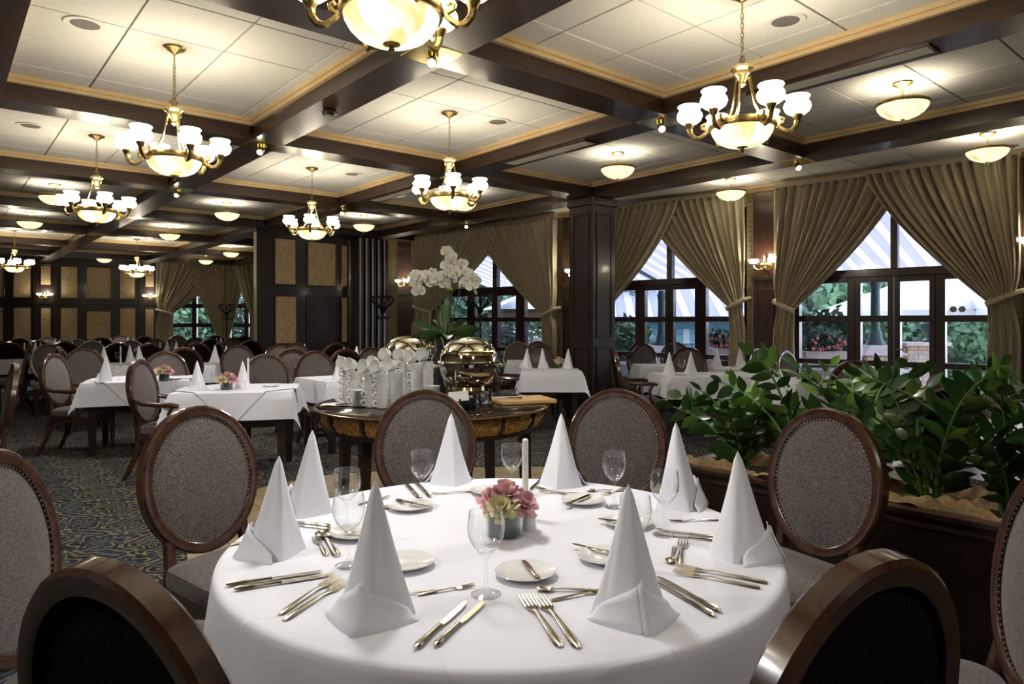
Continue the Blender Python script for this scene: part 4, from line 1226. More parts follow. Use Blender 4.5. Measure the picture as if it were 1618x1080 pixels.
for (x, y, s, lb) in ((551, 893, 1.0, 'wine glass beside the front-left napkin cone, front one of two overlapping'),
                      (548, 838, 1.0, 'wine glass at left, rear one of two overlapping'),
                      (666, 797, 1.0, 'wine glass before the back-left chair'),
                      (809, 782, 1.0, 'wine glass behind the pink roses'),
                      (971, 801, 1.0, 'wine glass before the back-right chair'),
                      (1050, 845, 1.02, 'wine glass right of centre beside a napkin cone'),
                      (1004, 897, 1.0, 'wine glass half hidden behind the front-right napkin'),
                      (768, 939, 1.04, 'nearest wine glass, standing alone at the table centre front')):
    glass(lb, (*ON(x, y, TZ), TZ), s, 'wine glasses on the round table')
def plate_mesh():
    return MB().lathe([(0.0, 0.004), (0.045, 0.004), (0.050, 0.006), (0.072, 0.012), (0.075, 0.0135), (0.074, 0.0150), (0.050, 0.0085), (0.045, 0.0065), (0.0, 0.0065)], 36).merge(MB().lathe([(0.044, 0.005), (0.043, 0.0), (0.040, 0.0), (0.039, 0.005)], 30))
plate_me = plate_mesh().mesh('bread_plate', MT['porcelain'])
for (x, y, lb) in ((830, 909, 'white bread plate right of the nearest wine glass'),
                   (648, 803, 'white bread plate at left below the back-left wine glass'),
                   (921, 794, 'white bread plate at back right with a butter knife'),
                   (776, 779, 'white bread plate mostly hidden behind the roses'),
                   (992, 829, 'white bread plate behind the half hidden wine glass'),
                   (958, 884, 'white bread plate tucked behind the front-right napkin'),
                   (640, 893, 'white bread plate tucked behind the front-left napkin'),
                   (562, 846, 'white bread plate behind the two left wine glasses')):
    tag(link('bread_plate', plate_me, None, (*ON(x, y, TZ), TZ + 0.0005)), lb, 'plate', 'bread plates on the round table')
# cutlery, each built along +y from the handle end
def flat(outline, zt=0.0022, z0=0.0012, bend=None):
    m = MB().prism(outline, z0, z0 + zt)
    return m
def knife_parts(L_):
    h = L_ * 0.46
    hn = MB().tube([(0, 0, 0.0065), (0, 0.012, 0.0065), (0, h * 0.5, 0.0062), (0, h * 0.92, 0.006), (0, h, 0.0055)], [0.004, 0.0085, 0.0062, 0.0052, 0.0065], 8, True, 0.62, (0, 0, 1))
    bl = flat([(-0.0045, h - .004), (0.0045, h - .004), (0.0085, h + 0.02), (0.0092, L_ * 0.82), (0.0065, L_ * 0.95), (-0.001, L_), (-0.0045, L_ * 0.97), (-0.0055, L_ * 0.7), (-0.005, h + 0.02)], 0.0016, 0.0045)
    return hn, bl
def fork_mesh(L_):
    m = MB().tube([(0, 0, 0.003), (0, 0.012, 0.0035), (0, L_ * 0.3, 0.006), (0, L_ * 0.55, 0.0075), (0, L_ * 0.68, 0.0045)], [0.005, 0.0085, 0.0055, 0.0035, 0.0045], 8, True, 0.42, (0, 0, 1))
    y0, y1, y2 = L_ * 0.66, L_ * 0.76, L_
    m.prism([(-0.004, y0), (0.004, y0), (0.010, y0 + .012), (0.0118, y1 + .004), (-0.0118, y1 + .004), (-0.010, y0 + .012)], 0.0030, 0.0046)
    for k in range(4):
        x = -0.0104 + k * 0.0069
        m.tube([(x, y1, 0.0038), (x, (y1 + y2) / 2, 0.0042), (x, y2, 0.0072)], [0.0019, 0.0017, 0.0009], 5)
    return m
def spoon_mesh(L_, w=0.019):
    m = MB().tube([(0, 0, 0.003), (0, 0.012, 0.0035), (0, L_ * 0.3, 0.006), (0, L_ * 0.58, 0.0075), (0, L_ * 0.74, 0.0055)], [0.005, 0.0085, 0.0055, 0.0035, 0.004], 8, True, 0.42, (0, 0, 1))
    ln = L_ * 0.145
    def fn(i, j):
        a = 2 * PI * i; q = j
        return (w * q * math.cos(a), L_ * 0.855 + ln * q * math.sin(a) * (1.0 + 0.08 * math.sin(a)), 0.0015 + 0.0065 * q ** 2.2)
    m.grid(22, 5, fn)
    return m
_cut = {}
def cutlery(kind, label, h, tip, group, L_=None, z=TZ):
    p, q = ON(*h, z), ON(*tip, z)
    ln = math.hypot(q[0] - p[0], q[1] - p[1])
    base = {'knife': 0.235, 'butter_knife': 0.155, 'fork': 0.205, 'spoon': 0.195, 'dessert_fork': 0.17, 'dessert_spoon': 0.17}[kind]
    s = max(0.8, min(1.3, ln / base))
    rz = math.atan2(-(q[0] - p[0]), q[1] - p[1])
    cat = kind.replace('_', ' ')
    if kind in ('knife', 'butter_knife'):
        if kind not in _cut:
            hn, bl = knife_parts(base)
            _cut[kind] = (hn.mesh('handle', MT['cutlery']), bl.mesh('blade', MT['cutlery'], False))
        t = thing(kind, label, cat, (*p, z), rz, group); t.scale = (s,) * 3
        link('handle', _cut[kind][0], t); link('blade', _cut[kind][1], t)
        return t
    if kind not in _cut:
        _cut[kind] = (fork_mesh(base) if 'fork' in kind else spoon_mesh(base)).mesh(kind, MT['cutlery'])
    o = link(kind, _cut[kind], None, (*p, z), rz); o.scale = (s,) * 3
    return tag(o, label, cat, group)
CG = 'cutlery on the round table'
for kind, a, b, lb in (
    ('knife', (656, 1027), (736, 953), 'left knife of the pair nearest the viewer'),
    ('knife', (687, 1023), (765, 952), 'right knife of the pair nearest the viewer'),
    ('fork', (886, 1023), (828, 944), 'left fork of the pair nearest the viewer'),
    ('fork', (914, 1025), (851, 944), 'right fork of the pair nearest the viewer'),
    ('knife', (357, 927), (510, 904), 'left-rim knife of the parallel pair, upper one'),
    ('knife', (370, 934), (527, 909), 'left-rim knife of the parallel pair, lower one'),
    ('fork', (442, 972), (533, 912), 'upper fork of the pair left of the front-left napkin'),
    ('fork', (449, 981), (546, 920), 'lower fork of the pair left of the front-left napkin'),
    ('dessert_spoon', (533, 880), (507, 841), 'small spoon lying left of the front wine glass pair'),
    ('dessert_fork', (516, 879), (499, 851), 'small fork crossed beside the small spoon at left'),
    ('knife', (522, 832), (463, 825), 'knife by the foot of the second left napkin'),
    ('knife', (523, 837), (462, 830), 'second knife by the foot of the second left napkin'),
    ('fork', (364, 862), (392, 857), 'fork handle poking out left of the leftmost napkin'),
    ('dessert_fork', (566, 798), (612, 786), 'small fork behind the rear left wine glass'),
    ('dessert_spoon', (590, 790), (607, 802), 'small spoon bowl right of the rear left wine glass'),
    ('knife', (664, 790), (640, 765), 'dark-reflecting knife left of the back-left wine glass, left one'),
    ('knife', (680, 786), (655, 762), 'dark-reflecting knife left of the back-left wine glass, right one'),
    ('fork', (754, 777), (699, 780), 'fork between the back-left napkin and the roses'),
    ('fork', (910, 786), (846, 771), 'upper fork in front of the broad napkin'),
    ('fork', (925, 781), (852, 778), 'lower fork in front of the broad napkin'),
    ('knife', (856, 757), (842, 771), 'knife end showing left of the broad napkin'),
    ('dessert_fork', (990, 771), (952, 783), 'small fork behind the back-right wine glass'),
    ('dessert_spoon', (986, 776), (955, 776), 'small spoon behind the back-right wine glass'),
    ('fork', (1139, 822), (1076, 824), 'fork left of the right-rim napkin'),
    ('knife', (1138, 852), (1078, 843), 'upper knife left of the right-rim napkin'),
    ('knife', (1138, 856), (1086, 850), 'lower knife left of the right-rim napkin'),
    ('dessert_fork', (1072, 893), (1080, 856), 'small fork standing upright in view right of the front-right napkin'),
    ('dessert_spoon', (1066, 864), (1060, 892), 'small spoon beside the upright small fork'),
    ('fork', (1213, 922), (1066, 895), 'upper fork of the right-rim pair pointing left'),
    ('fork', (1201, 930), (1064, 904), 'lower fork of the right-rim pair pointing left'),
    ('knife', (1138, 968), (1038, 913), 'right knife of the slanted pair at front right'),
    ('knife', (1129, 975), (1034, 920), 'left knife of the slanted pair at front right'),
    ('dessert_spoon', (943, 934), (859, 933), 'spoon left of the front-right napkin'),
    ('dessert_fork', (871, 950), (943, 936), 'small fork below the spoon left of the front-right napkin'),
    ('dessert_spoon', (690, 934), (657, 938), 'small spoon right of the front-left napkin'),
    ('dessert_fork', (660, 941), (690, 936), 'small fork right of the front-left napkin')):
    cutlery(kind, lb, a, b, CG)
PZ = TZ + 0.010
for a, b, lb in (((852, 919), (826, 887), 'butter knife on the plate right of the nearest glass'),
                 ((626, 792), (684, 803), 'butter knife on the back-left plate'),
                 ((893, 800), (932, 783), 'butter knife on the back-right plate'),
                 ((965, 876), (929, 867), 'butter knife on the plate behind the front-right napkin'),
                 ((945, 822), (990, 826), 'butter knife on the plate behind the half hidden glass'),
                 ((545, 842), (580, 846), 'butter knife on the plate behind the two left glasses')):
    cutlery('butter_knife', lb, a, b, 'butter knives on the bread plates', None, PZ)
flower_bowl('pink and cream roses in a leaf-lined glass on the round table', (*ON(797, 845, TZ), TZ), 1.05)
p = ON(830, 818, TZ)
cd = thing('taper_candle', 'tall white taper candle behind the roses on the round table', 'candle', (*p, TZ))
part('candle', MB().lathe([(0.0, 0.03), (0.0105, 0.03), (0.0095, 0.245), (0.004, 0.250), (0.0, 0.250)], 16), MT['wax'], cd)
part('holder', MB().lathe([(0.0, 0.0), (0.028, 0.0), (0.029, 0.005), (0.012, 0.012), (0.012, 0.045), (0.015, 0.05), (0.011, 0.05), (0.0, 0.03)], 18), MT['glassware'], cd)
p = ON(836, 836, TZ)
sk = thing('salt_shaker', 'small white salt shaker right of the rose bowl', 'salt shaker', (*p, TZ))
part('body', MB().lathe([(0.0, 0.0), (0.021, 0.0), (0.023, 0.006), (0.021, 0.03), (0.016, 0.055)], 20), MT['porcelain'], sk)
part('cap', MB().lathe([(0.017, 0.053), (0.0165, 0.064), (0.011, 0.073), (0.0, 0.076)], 18), MT['porcelain'], sk)

# ================================================================== OTHER TABLES
square_table('nearest left square table under white cloths, with pink flowers and napkins', 'white cloth with hanging corner on the nearest left square table', 2.16, 6.50, 1.0, 0.80, -0.49, True)
square_table('second left square table, beside the near-left armchair', 'white cloth with a pointed overlay on the second left table', 1.717, 8.26, 0.98, 0.80, -0.35, True)
square_table('white-clothed table directly left of the buffet', 'plain white cloth on the table left of the buffet', 3.52, 6.98, 0.90, 0.80)
TN = 'napkins on the other tables'
def tnap(x, y, lb, s=1.0, g=TN): p = ON(x, y, TZ); napkin(lb, (*p, TZ), (x * 7) % 6, s, g)
tnap(312, 616, 'napkin cone at left on the nearest left square table', 1.0)
tnap(384, 613, 'napkin cone right of the flowers on the nearest left square table', 0.95)
tnap(166, 603, 'napkin cone on the second left table, left end', 1.0)
tnap(536, 600, 'napkin cone left of the stacked cups', 1.0)
flower_bowl('pink flowers in a dark-lined glass on the nearest left square table', (*ON(358, 616, TZ), TZ), 1.1)
flower_bowl('pink flowers in a glass globe on the second left table', (*ON(259, 601, TZ), TZ), 1.1)
glass('wine glass on the nearest left square table beside the flowers', (*ON(341, 617, TZ), TZ), 0.95, 'wine glasses on side tables')
glass('wine glass right of the napkin on the second left table', (*ON(186, 601, TZ), TZ), 0.95, 'wine glasses on side tables')
p = ON(428, 611, TZ)
tag(link('bread_plate', plate_me, None, (*p, TZ)), 'white plate near the right end of the nearest left square table', 'plate', 'bread plates on side tables')
tag(link('bread_plate', plate_me, None, (*ON(275, 599, TZ), TZ)), 'white plate right of the flowers on the second left table', 'plate', 'bread plates on side tables')
for x, y, lb in ((392, 606, 'white candle behind the right napkin of the nearest left table'),):
    solo('table_candle', MB().lathe([(0.0, 0.0), (0.011, 0.0), (0.0105, 0.25), (0.0, 0.255)], 10), MT['wax'], lb, 'candle', (*ON(x, y, TZ), TZ))
far_tabs = [(187, 10.0), (325, 10.0), (35, 11.6), (450, 10.9), (250, 12.0), (132, 13.0), (340, 14.8), (190, 15.2), (70, 13.6), (555, 9.7)]
for k, (px, d) in enumerate(far_tabs):
    u, v = PX(px, d)
    wh = ('nearest the second left armchairs', 'in line with the far window', 'at the left picture edge', 'before the folding partition', 'in line with the far corner', 'before the wide wall panel', 'closest to the far window', 'closest to the panelled wall', 'under the left wall sconce', 'just behind the cup stacks')[k]
    square_table('white-clothed square table in the far left seating, ' + wh, 'white cloth on the far left table ' + wh, u, v, 0.85, 0.80)
    for j, (dx, dy) in enumerate(((-0.22, -0.22), (0.24, -0.18), (0.2, 0.24))):
        napkin(('left', 'right', 'rear')[j] + ' napkin cone on the far left table ' + wh, (u + dx, v + dy, TZ), k + j, 1.0, 'napkins on the far left table ' + wh)
    if k % 2 == 0:
        glass('wine glass on the far left table ' + wh, (u - 0.05, v - 0.25, TZ), 1.0, 'wine glasses on far left tables')
        solo('table_candle', MB().lathe([(0.0, 0.0), (0.011, 0.0), (0.0105, 0.25), (0.0, 0.255)], 8), MT['wax'], 'white candle on the far left table ' + wh, 'candle', (u + 0.03, v, TZ), None, 'candles on the far left tables')
RR = math.atan2(RT[1], RT[0])
def rtab(lb, cl, px, d, su, sv, dr=0.0):
    u, v = PX(px, d); square_table(lb, cl, u, v, su, sv, RR + dr)
rtab('small table with peach flowers left of the column', 'cream-lit white cloth on the small table left of the column', 870, 8.72, 0.74, 0.72)
rtab('table by the window behind the small table left of the column', 'bluish white cloth on the window table left of the column', 852, 10.75, 1.0, 0.6)
rtab('long table seen beyond the plants, right of the column', 'white cloth on the long table seen beyond the plants', 1128, 8.05, 1.32, 0.75, 0.1)
rtab('table just right of the column behind the armchair', 'white cloth on the table just right of the column', 1048, 9.75, 0.74, 0.70)
rtab('window table with a bluish cloth before the glazed doors', 'bluish white cloth on the table before the glazed doors', 1158, 9.2, 0.62, 0.55)
rtab('table behind the plants under the stickered window, left one', 'white cloth on the table behind the plants under the stickered window', 1290, 7.3, 1.0, 0.75, 0.2)
rtab('table at the right edge behind the plants', 'white cloth on the table at the right edge behind the plants', 1640, 3.9, 0.9, 0.85, 0.3)
RN = 'napkins on the window tables'
for x, y, lb in ((832, 582, 'napkin cone at left on the small table left of the column'), (858, 581, 'napkin cone behind the glass on the small table left of the column'),
                 (897, 582, 'napkin cone near the column on the small table'), (1058, 592, 'left napkin cone on the long table beyond the plants'), (1091, 591, 'right napkin cone on the long table beyond the plants'),
                 (1132, 580, 'napkin cone on the bluish table, left one'), (1170, 580, 'napkin cone on the bluish table, right one')):
    tnap(x, y, lb, 1.0, RN)
p = PX(1632, 3.7)
napkin('large napkin cone at the right picture edge', (*p, TZ), 0.4, 1.0, RN)
flower_bowl('peach flowers in a dark glass on the small table left of the column', (*ON(883, 581, TZ), TZ), 1.0, True)
glass('wine glass between two napkins left of the column', (*ON(846, 582, TZ), TZ), 1.0, 'wine glasses on side tables')
glass('wine glass between two napkins beyond the plants', (*ON(1077, 593, TZ), TZ), 1.0, 'wine glasses on side tables')
glass('wine glass on the bluish window table', (*ON(1156, 579, TZ), TZ), 1.0, 'wine glasses on side tables')
glass('wine glass on the right-edge table among the plant leaves', (*PX(1598, 3.65), TZ), 1.0, 'wine glasses on side tables')

# ================================================================== BUFFET
BC = XZ(-0.59, 5.19)
BZ = 0.76
BR = 0.86
bt = thing('buffet_table', 'round dark buffet table with glossy top and woven gold apron', 'buffet table', (*BC, 0))
part('table_top', MB().lathe([(0.0, BZ - 0.03), (BR - 0.02, BZ - 0.03), (BR, BZ - 0.02), (BR, BZ - 0.006), (BR - 0.008, BZ), (0.0, BZ)], 64), simple('glossy_black_glass_top', (0.02, 0.012, 0.008), 0.06, 0, coat=0.6), bt)
part('top_edge', MB().lathe([(BR - 0.004, BZ - 0.024), (BR + 0.012, BZ - 0.022), (BR + 0.014, BZ - 0.012), (BR - 0.004, BZ - 0.008)], 64), wood('buffet_edge', (0.10, 0.05, 0.015), (0.20, 0.11, 0.04), 0.25, 0.4), bt)
for k in range(16):
    a0, a1 = 2 * PI * (k + 0.06) / 16, 2 * PI * (k + 0.94) / 16
    ap = part('apron_panel', MB().lathe([(BR - 0.11, BZ - 0.15), (BR - 0.07, BZ - 0.15), (BR - 0.04, BZ - 0.10), (BR - 0.035, BZ - 0.035), (BR - 0.11, BZ - 0.035)], 5, a0=a0, a1=a1), MT['gold'], bt)
    lv = MB(); rnd = random.Random(k)
    for q in range(26):
        a = rnd.uniform(a0, a1); z = rnd.uniform(BZ - 0.135, BZ - 0.05)
        r = BR - 0.035 - 0.04 * ((BZ - 0.05 - z) / 0.085) ** 1.4
        M_ = Matrix.Translation((r * math.cos(a), r * math.sin(a), z)) @ Matrix.Rotation(a, 4, 'Z') @ Matrix.Rotation(rnd.uniform(0, 6.28), 4, 'X')
        lv.merge(MB().add([(0.004, -0.008, 0), (0.012, 0, -0.026), (0.004, 0.008, 0), (0.010, 0, 0.026), (0.016, 0, 0)], [(0, 1, 4), (1, 2, 4), (2, 3, 4), (3, 0, 4)]).xf(M_))
    part('woven_leaves', lv, simple('dry_leaf_weave', (0.34, 0.17, 0.05), 0.6, 0, 0.6, 60) if k == 0 else bpy.data.materials['dry_leaf_weave'], ap, False)
    a = 2 * PI * k / 16
    part('rib', MB().tube([((BR - 0.075) * math.cos(a), (BR - 0.075) * math.sin(a), BZ - 0.155), ((BR - 0.03) * math.cos(a), (BR - 0.03) * math.sin(a), BZ - 0.10), ((BR - 0.025) * math.cos(a), (BR - 0.025) * math.sin(a), BZ - 0.03)], 0.012, 6), MT['dark_wood'], bt)
part('lower_ring', MB().lathe([(BR - 0.12, BZ - 0.175), (BR - 0.06, BZ - 0.175), (BR - 0.06, BZ - 0.152), (BR - 0.12, BZ - 0.152)], 48), MT['dark_wood'], bt)
for k in range(6):
    a = 2 * PI * k / 6 + 0.25
    part('leg', MB().tube([(0.68 * math.cos(a), 0.68 * math.sin(a), BZ - 0.16), (0.70 * math.cos(a), 0.70 * math.sin(a), 0.0)], [0.05, 0.04], 4), MT['dark_wood'], bt, False)
def chafer(label, loc, rz, sc=1.0):
    t = thing('chafing_dish', label, 'chafing dish', loc, rz, 'round roll-top chafing dishes'); t.scale = (sc,) * 3
    part('basin', MB().lathe([(0.0, 0.155), (0.07, 0.155), (0.14, 0.18), (0.188, 0.235), (0.205, 0.30), (0.206, 0.325), (0.198, 0.325), (0.196, 0.30)], 40), MT['chafer'], t)
    part('rim', MB().lathe([(0.196, 0.318), (0.216, 0.320), (0.218, 0.330), (0.210, 0.338), (0.196, 0.334)], 40), MT['chafer'], t)
    ld = part('lid', MB().lathe([(0.200, 0.336), (0.197, 0.375), (0.180, 0.425), (0.145, 0.464), (0.095, 0.488), (0.035, 0.499), (0.0, 0.500)], 40), MT['chafer'], t)
    part('lid_handle', MB().tube([(-0.11, -0.165, 0.40), (-0.10, -0.225, 0.405), (0.0, -0.245, 0.405), (0.10, -0.225, 0.405), (0.11, -0.165, 0.40)], 0.009, 8), MT['bright_brass'], ld)
    part('lower_bowl', MB().lathe([(0.0, 0.12), (0.10, 0.12), (0.115, 0.135), (0.11, 0.16), (0.0, 0.165)], 32), MT['bright_brass'], t)
    for k in range(4):
        a = PI / 4 + k * PI / 2
        c, s = math.cos(a), math.sin(a)
        part('leg', MB().tube([(0.196 * c, 0.196 * s, 0.315), (0.20 * c, 0.20 * s, 0.22), (0.165 * c, 0.165 * s, 0.13), (0.165 * c, 0.165 * s, 0.06), (0.185 * c, 0.185 * s, 0.0)], [0.010, 0.011, 0.013, 0.012, 0.016], 8), MT['chafer'], t)
    part('stand_ring', MB().lathe([(0.155, 0.10), (0.168, 0.10), (0.168, 0.112), (0.155, 0.112), (0.155, 0.10)], 32), MT['chafer'], t)
    for s in (-1, 1):
        part('side_handle', MB().tube([(s * 0.208, -0.05, 0.305), (s * 0.25, -0.045, 0.30), (s * 0.255, 0.0, 0.298), (s * 0.25, 0.045, 0.30), (s * 0.208, 0.05, 0.305)], 0.008, 6), MT['chafer'], t)
    part('burner', MB().lathe([(0.0, 0.0), (0.055, 0.0), (0.058, 0.01), (0.055, 0.07), (0.045, 0.075), (0.0, 0.075)], 20), MT['black_pot'], t)
    return t
ca = chafer('shiny chafing dish with domed lid at the right of the buffet', (*XZ(-0.30, 4.78), BZ), -0.35)
clone(ca, (*XZ(-0.86, 5.72), BZ), 0.5, 'chafing dish mostly hidden behind the stacked cups', None, None, 0.98)
# orchid
op = XZ(-0.525, 5.40)
orc = thing('orchid_plant', 'white orchid with dark green leaves in a tall black pot', 'orchid', (*op, BZ))
part('pot', MB().lathe([(0.0, 0.0), (0.055, 0.0), (0.06, 0.01), (0.085, 0.44), (0.092, 0.475), (0.086, 0.478), (0.078, 0.45), (0.0, 0.44)], 28), MT['black_pot'], orc)
part('bark', MB().lathe([(0.0, 0.462), (0.05, 0.458), (0.083, 0.445)], 16), MT['soil'], orc)
rnd = random.Random(3)
for k in range(9):
    a = 2 * PI * k / 9 + 0.3
    pts = [(0.05 * math.cos(a), 0.05 * math.sin(a), 0.46), (0.09 * math.cos(a), 0.09 * math.sin(a), 0.485), (0.105 * math.cos(a + .2), 0.105 * math.sin(a + .2), 0.45), (0.10 * math.cos(a + .3), 0.10 * math.sin(a + .3), 0.36 + rnd.uniform(-.06, .06))]
    part('root', MB().tube(pts, [0.004, 0.005, 0.004, 0.002], 5), MT['root'], orc)
def leaf_blade(L_, w, droop, fold=0.25, n=8):
    def fn(i, j):
        q = j; s = (i - 0.5) * 2
        wd = w * (math.sin(PI * min(1, 0.08 + q * 0.92)) ** 0.55) * (1 - 0.15 * q) if q < 1 else 0.001
        return (s * wd, L_ * q, droop[0] * q - droop[1] * q * q + fold * abs(s) * wd)
    return MB().grid(4, n, fn)
rview = math.atan2(RT[1], RT[0])
for k, (a, L_, w, up, dn) in enumerate(((0.10, 0.29, 0.055, 0.42, 0.26), (-0.35, 0.27, 0.058, 0.26, 0.24), (3.05, 0.30, 0.055, 0.46, 0.20), (3.45, 0.27, 0.055, 0.20, 0.16), (3.75, 0.20, 0.05, 0.02, 0.10), (1.15, 0.21, 0.055, 0.95, 0.25), (4.9, 0.20, 0.055, 0.30, 0.30), (0.45, 0.24, 0.055, 0.62, 0.25), (2.6, 0.22, 0.05, 0.6, 0.2))):
    o = part('leaf', leaf_blade(L_, w, (up * L_ * 2.2, dn * L_ * 2.2)), MT['orchid_leaf'], orc)
    side = math.cos(a)
    o.matrix_local = Matrix.Translation((0, 0, 0.47)) @ Matrix.Rotation(a + rview - PI / 2, 4, 'Z') @ Matrix.Rotation(-0.85 * side, 4, 'Y')
def orchid_flower():
    m = MB()
    def petal(a, L_, w):
        pts = []
        for j in range(5):
            q = j / 4
            for i in range(3):
                s = i - 1
                wd = w * math.sin(PI * (0.12 + 0.80 * q)) ** 0.7
                pts.append((math.cos(a) * L_ * q - math.sin(a) * s * wd, 0.012 * q * q - 0.006 * abs(s), math.sin(a) * L_ * q + math.cos(a) * s * wd))
        m.add(pts, [(j * 3 + i, j * 3 + i + 1, (j + 1) * 3 + i + 1, (j + 1) * 3 + i) for j in range(4) for i in range(2)])
    for a, L_, w in ((PI / 2, 0.036, 0.015), (PI / 2 + 2.2, 0.035, 0.014), (PI / 2 - 2.2, 0.035, 0.014), (0.15, 0.042, 0.026), (PI - 0.15, 0.042, 0.026)): petal(a, L_, w)
    return m
of_me = orchid_flower().mesh('flower', MT['petal_white'])
lip_me = MB().ball((0, -0.008, -0.006), 0.008, 7, 5).mesh('flower_lip', MT['petal_yellow'])
# stems rise and arch outwards; blooms sit along their upper ends (right/up offsets in metres)
RV = Vector((RT[0], RT[1], 0)); FV = Vector((FW[0], FW[1], 0))
def off(r, f_, z): return RV * r + FV * f_ + Vector((0, 0, z))
stems = [[(-0.02, 0, 0.47), (-0.07, 0.02, 0.70), (-0.13, -0.02, 0.93), (-0.19, -0.06, 0.97), (-0.215, -0.08, 0.90)],
         [(0.0, 0, 0.47), (-0.03, -0.03, 0.72), (-0.07, -0.05, 0.97), (-0.10, -0.08, 1.0), (-0.07, -0.10, 0.95)],
         [(0.01, 0, 0.47), (0.03, 0.02, 0.75), (0.05, 0.03, 1.0), (0.065, 0.0, 1.13), (0.04, -0.03, 1.17)],
         [(0.02, 0, 0.47), (0.05, -0.02, 0.75), (0.06, -0.04, 0.92), (0.03, -0.06, 0.97), (0.0, -0.09, 0.97)],
         [(0.03, 0, 0.47), (0.08, 0.02, 0.72), (0.15, 0.0, 0.96), (0.215, -0.04, 0.96), (0.25, -0.06, 0.86)]]
for st in stems:
    part('flower_stem', MB().tube([off(*p) for p in st], [0.0065, 0.006, 0.0055, 0.0045, 0.003], 6), MT['orchid_stem'], orc)
blooms = [(-0.20, .95), (-0.225, .90), (-0.19, .84), (-0.235, .965), (-0.17, .97), (-0.12, .96), (-0.095, .98), (-0.085, .91), (-0.135, .925), (-0.03, .95), (-0.055, .94), (-0.01, .96), (0.02, .955), (0.035, .99),
          (0.05, .93), (0.01, .895), (0.07, .96), (0.015, 1.05), (0.035, 1.09), (0.02, 1.145), (0.06, 1.12), (0.055, 1.07), (0.13, 1.05), (0.19, .97), (0.17, .99), (0.21, .93), (0.18, .92), (0.235, .93), (0.135, .90), (0.22, .885), (0.09, .99)]
for k, (r, z) in enumerate(blooms):
    o = link('flower', of_me, orc, off(r, -0.06 + 0.05 * math.sin(k * 2.3), z))
    o.rotation_euler = (0.25 * math.sin(k), 0.4 * math.sin(k * 1.7), rview + 0.7 * math.sin(k * 1.3))
    s = 1.38 if k % 4 else 1.1
    o.scale = (s, s, s)
    link('flower_lip', lip_me, o)
for k, (r, z) in enumerate(((0.245, .83), (0.235, .85), (0.05, 1.175), (0.035, .865), (0.05, .86))):
    part('bud', MB().ball(tuple(off(r, -0.05, z)), 0.012, 7, 5, 1.3), simple('orchid_bud', (0.45, 0.5, 0.16), 0.6) if k == 0 else bpy.data.materials['orchid_bud'], orc)
# cups
cup_body = MB().lathe([(0.0, 0.0), (0.030, 0.0), (0.040, 0.006), (0.046, 0.03), (0.048, 0.066), (0.0455, 0.066), (0.043, 0.03), (0.036, 0.009), (0.0, 0.007)], 24).mesh('cup_body', MT['porcelain'])
cup_h = MB().tube([(0.044, 0, 0.054), (0.062, 0, 0.056), (0.072, 0, 0.042), (0.066, 0, 0.024), (0.043, 0, 0.016)], 0.005, 6, True, 1.5).mesh('handle', MT['porcelain'])
def cup(label, loc, rz, tilt=0.0, group=None):
    t = thing('cup', label, 'cup', loc, rz, group)
    t.rotation_euler = (0, tilt, rz)
    link('body', cup_body, t); link('handle', cup_h, t)
def cup_stack(px, d, n, lb, rz, tilted=True):
    p = PX(px, d)
    for k in range(n): cup(('lowest', 'second lowest', 'third lowest', 'fourth lowest', 'fifth lowest', 'sixth lowest')[k] + ' white cup in the ' + lb + ' cup stack on the buffet', (p[0], p[1], BZ + 0.058 * k + 0.0005), rz + 0.12 * math.sin(k * 2), 0.0, lb + ' cup stack')
    if tilted:
        a = math.atan2(-FW[1] * 0.8 + RT[1] * -0.5, -FW[0] * 0.8 + RT[0] * -0.5)
        cup('tilted white cup on top of the ' + lb + ' cup stack, mouth to the viewer', (p[0] - 0.01, p[1] + 0.02, BZ + 0.058 * n + 0.050), a, 1.30)
hr = math.atan2(-RT[1] * 1 - FW[1] * .6, -RT[0] * 1 - FW[0] * .6)
for px, d, n, lb in ((551, 5.25, 4, 'leftmost'), (563, 5.05, 4, 'second-left'), (586, 4.86, 4, 'front-left'), (605, 4.80, 4, 'frontmost'), (626, 4.98, 4, 'front-middle'), (658, 5.10, 5, 'front-right'),
                     (676, 5.30, 5, 'right-hand'), (598, 5.35, 4, 'rear-left'), (617, 5.42, 5, 'rear-middle'), (640, 5.38, 5, 'rear-right'), (637, 5.75, 6, 'tallest rear')):
    cup_stack(px, d, n, lb, hr)
sc_me = MB().lathe([(0.0, 0.002), (0.035, 0.002), (0.038, 0.0), (0.042, 0.003), (0.068, 0.011), (0.0685, 0.0125), (0.042, 0.006), (0.0, 0.005)], 28).mesh('saucer', MT['porcelain'])
p = PX(571, 4.90)
for k in range(15): tag(link('saucer', sc_me, None, (*p, BZ + 0.0078 * k)), 'white saucer in the stack among the cups', 'saucer', 'saucers in the buffet stack')
bowl_me = MB().lathe([(0.0, 0.0), (0.03, 0.0), (0.045, 0.01), (0.062, 0.05), (0.060, 0.05), (0.042, 0.012), (0.0, 0.006)], 26).mesh('soup_bowl', MT['porcelain'])
p = PX(682, 4.88)
for k in range(7): tag(link('soup_bowl', bowl_me, None, (*p, BZ + 0.017 * k)), 'white bowl in the stack left of the chafing dish', 'bowl', 'bowls in the buffet stack')
p = PX(538, 4.98)
nc = solo('serving_napkin', MB().grid(10, 6, lambda i, j: ((i - .5) * 0.26, (j - .5) * 0.15, 0.004 + 0.006 * abs(math.sin(7 * i + 3 * j)))), MT['paper'], 'cream folded cloth with tongs at the left end of the buffet', 'cloth', (*p, BZ), RR)
nc.modifiers.new('thickness', 'SOLIDIFY').thickness = 0.003
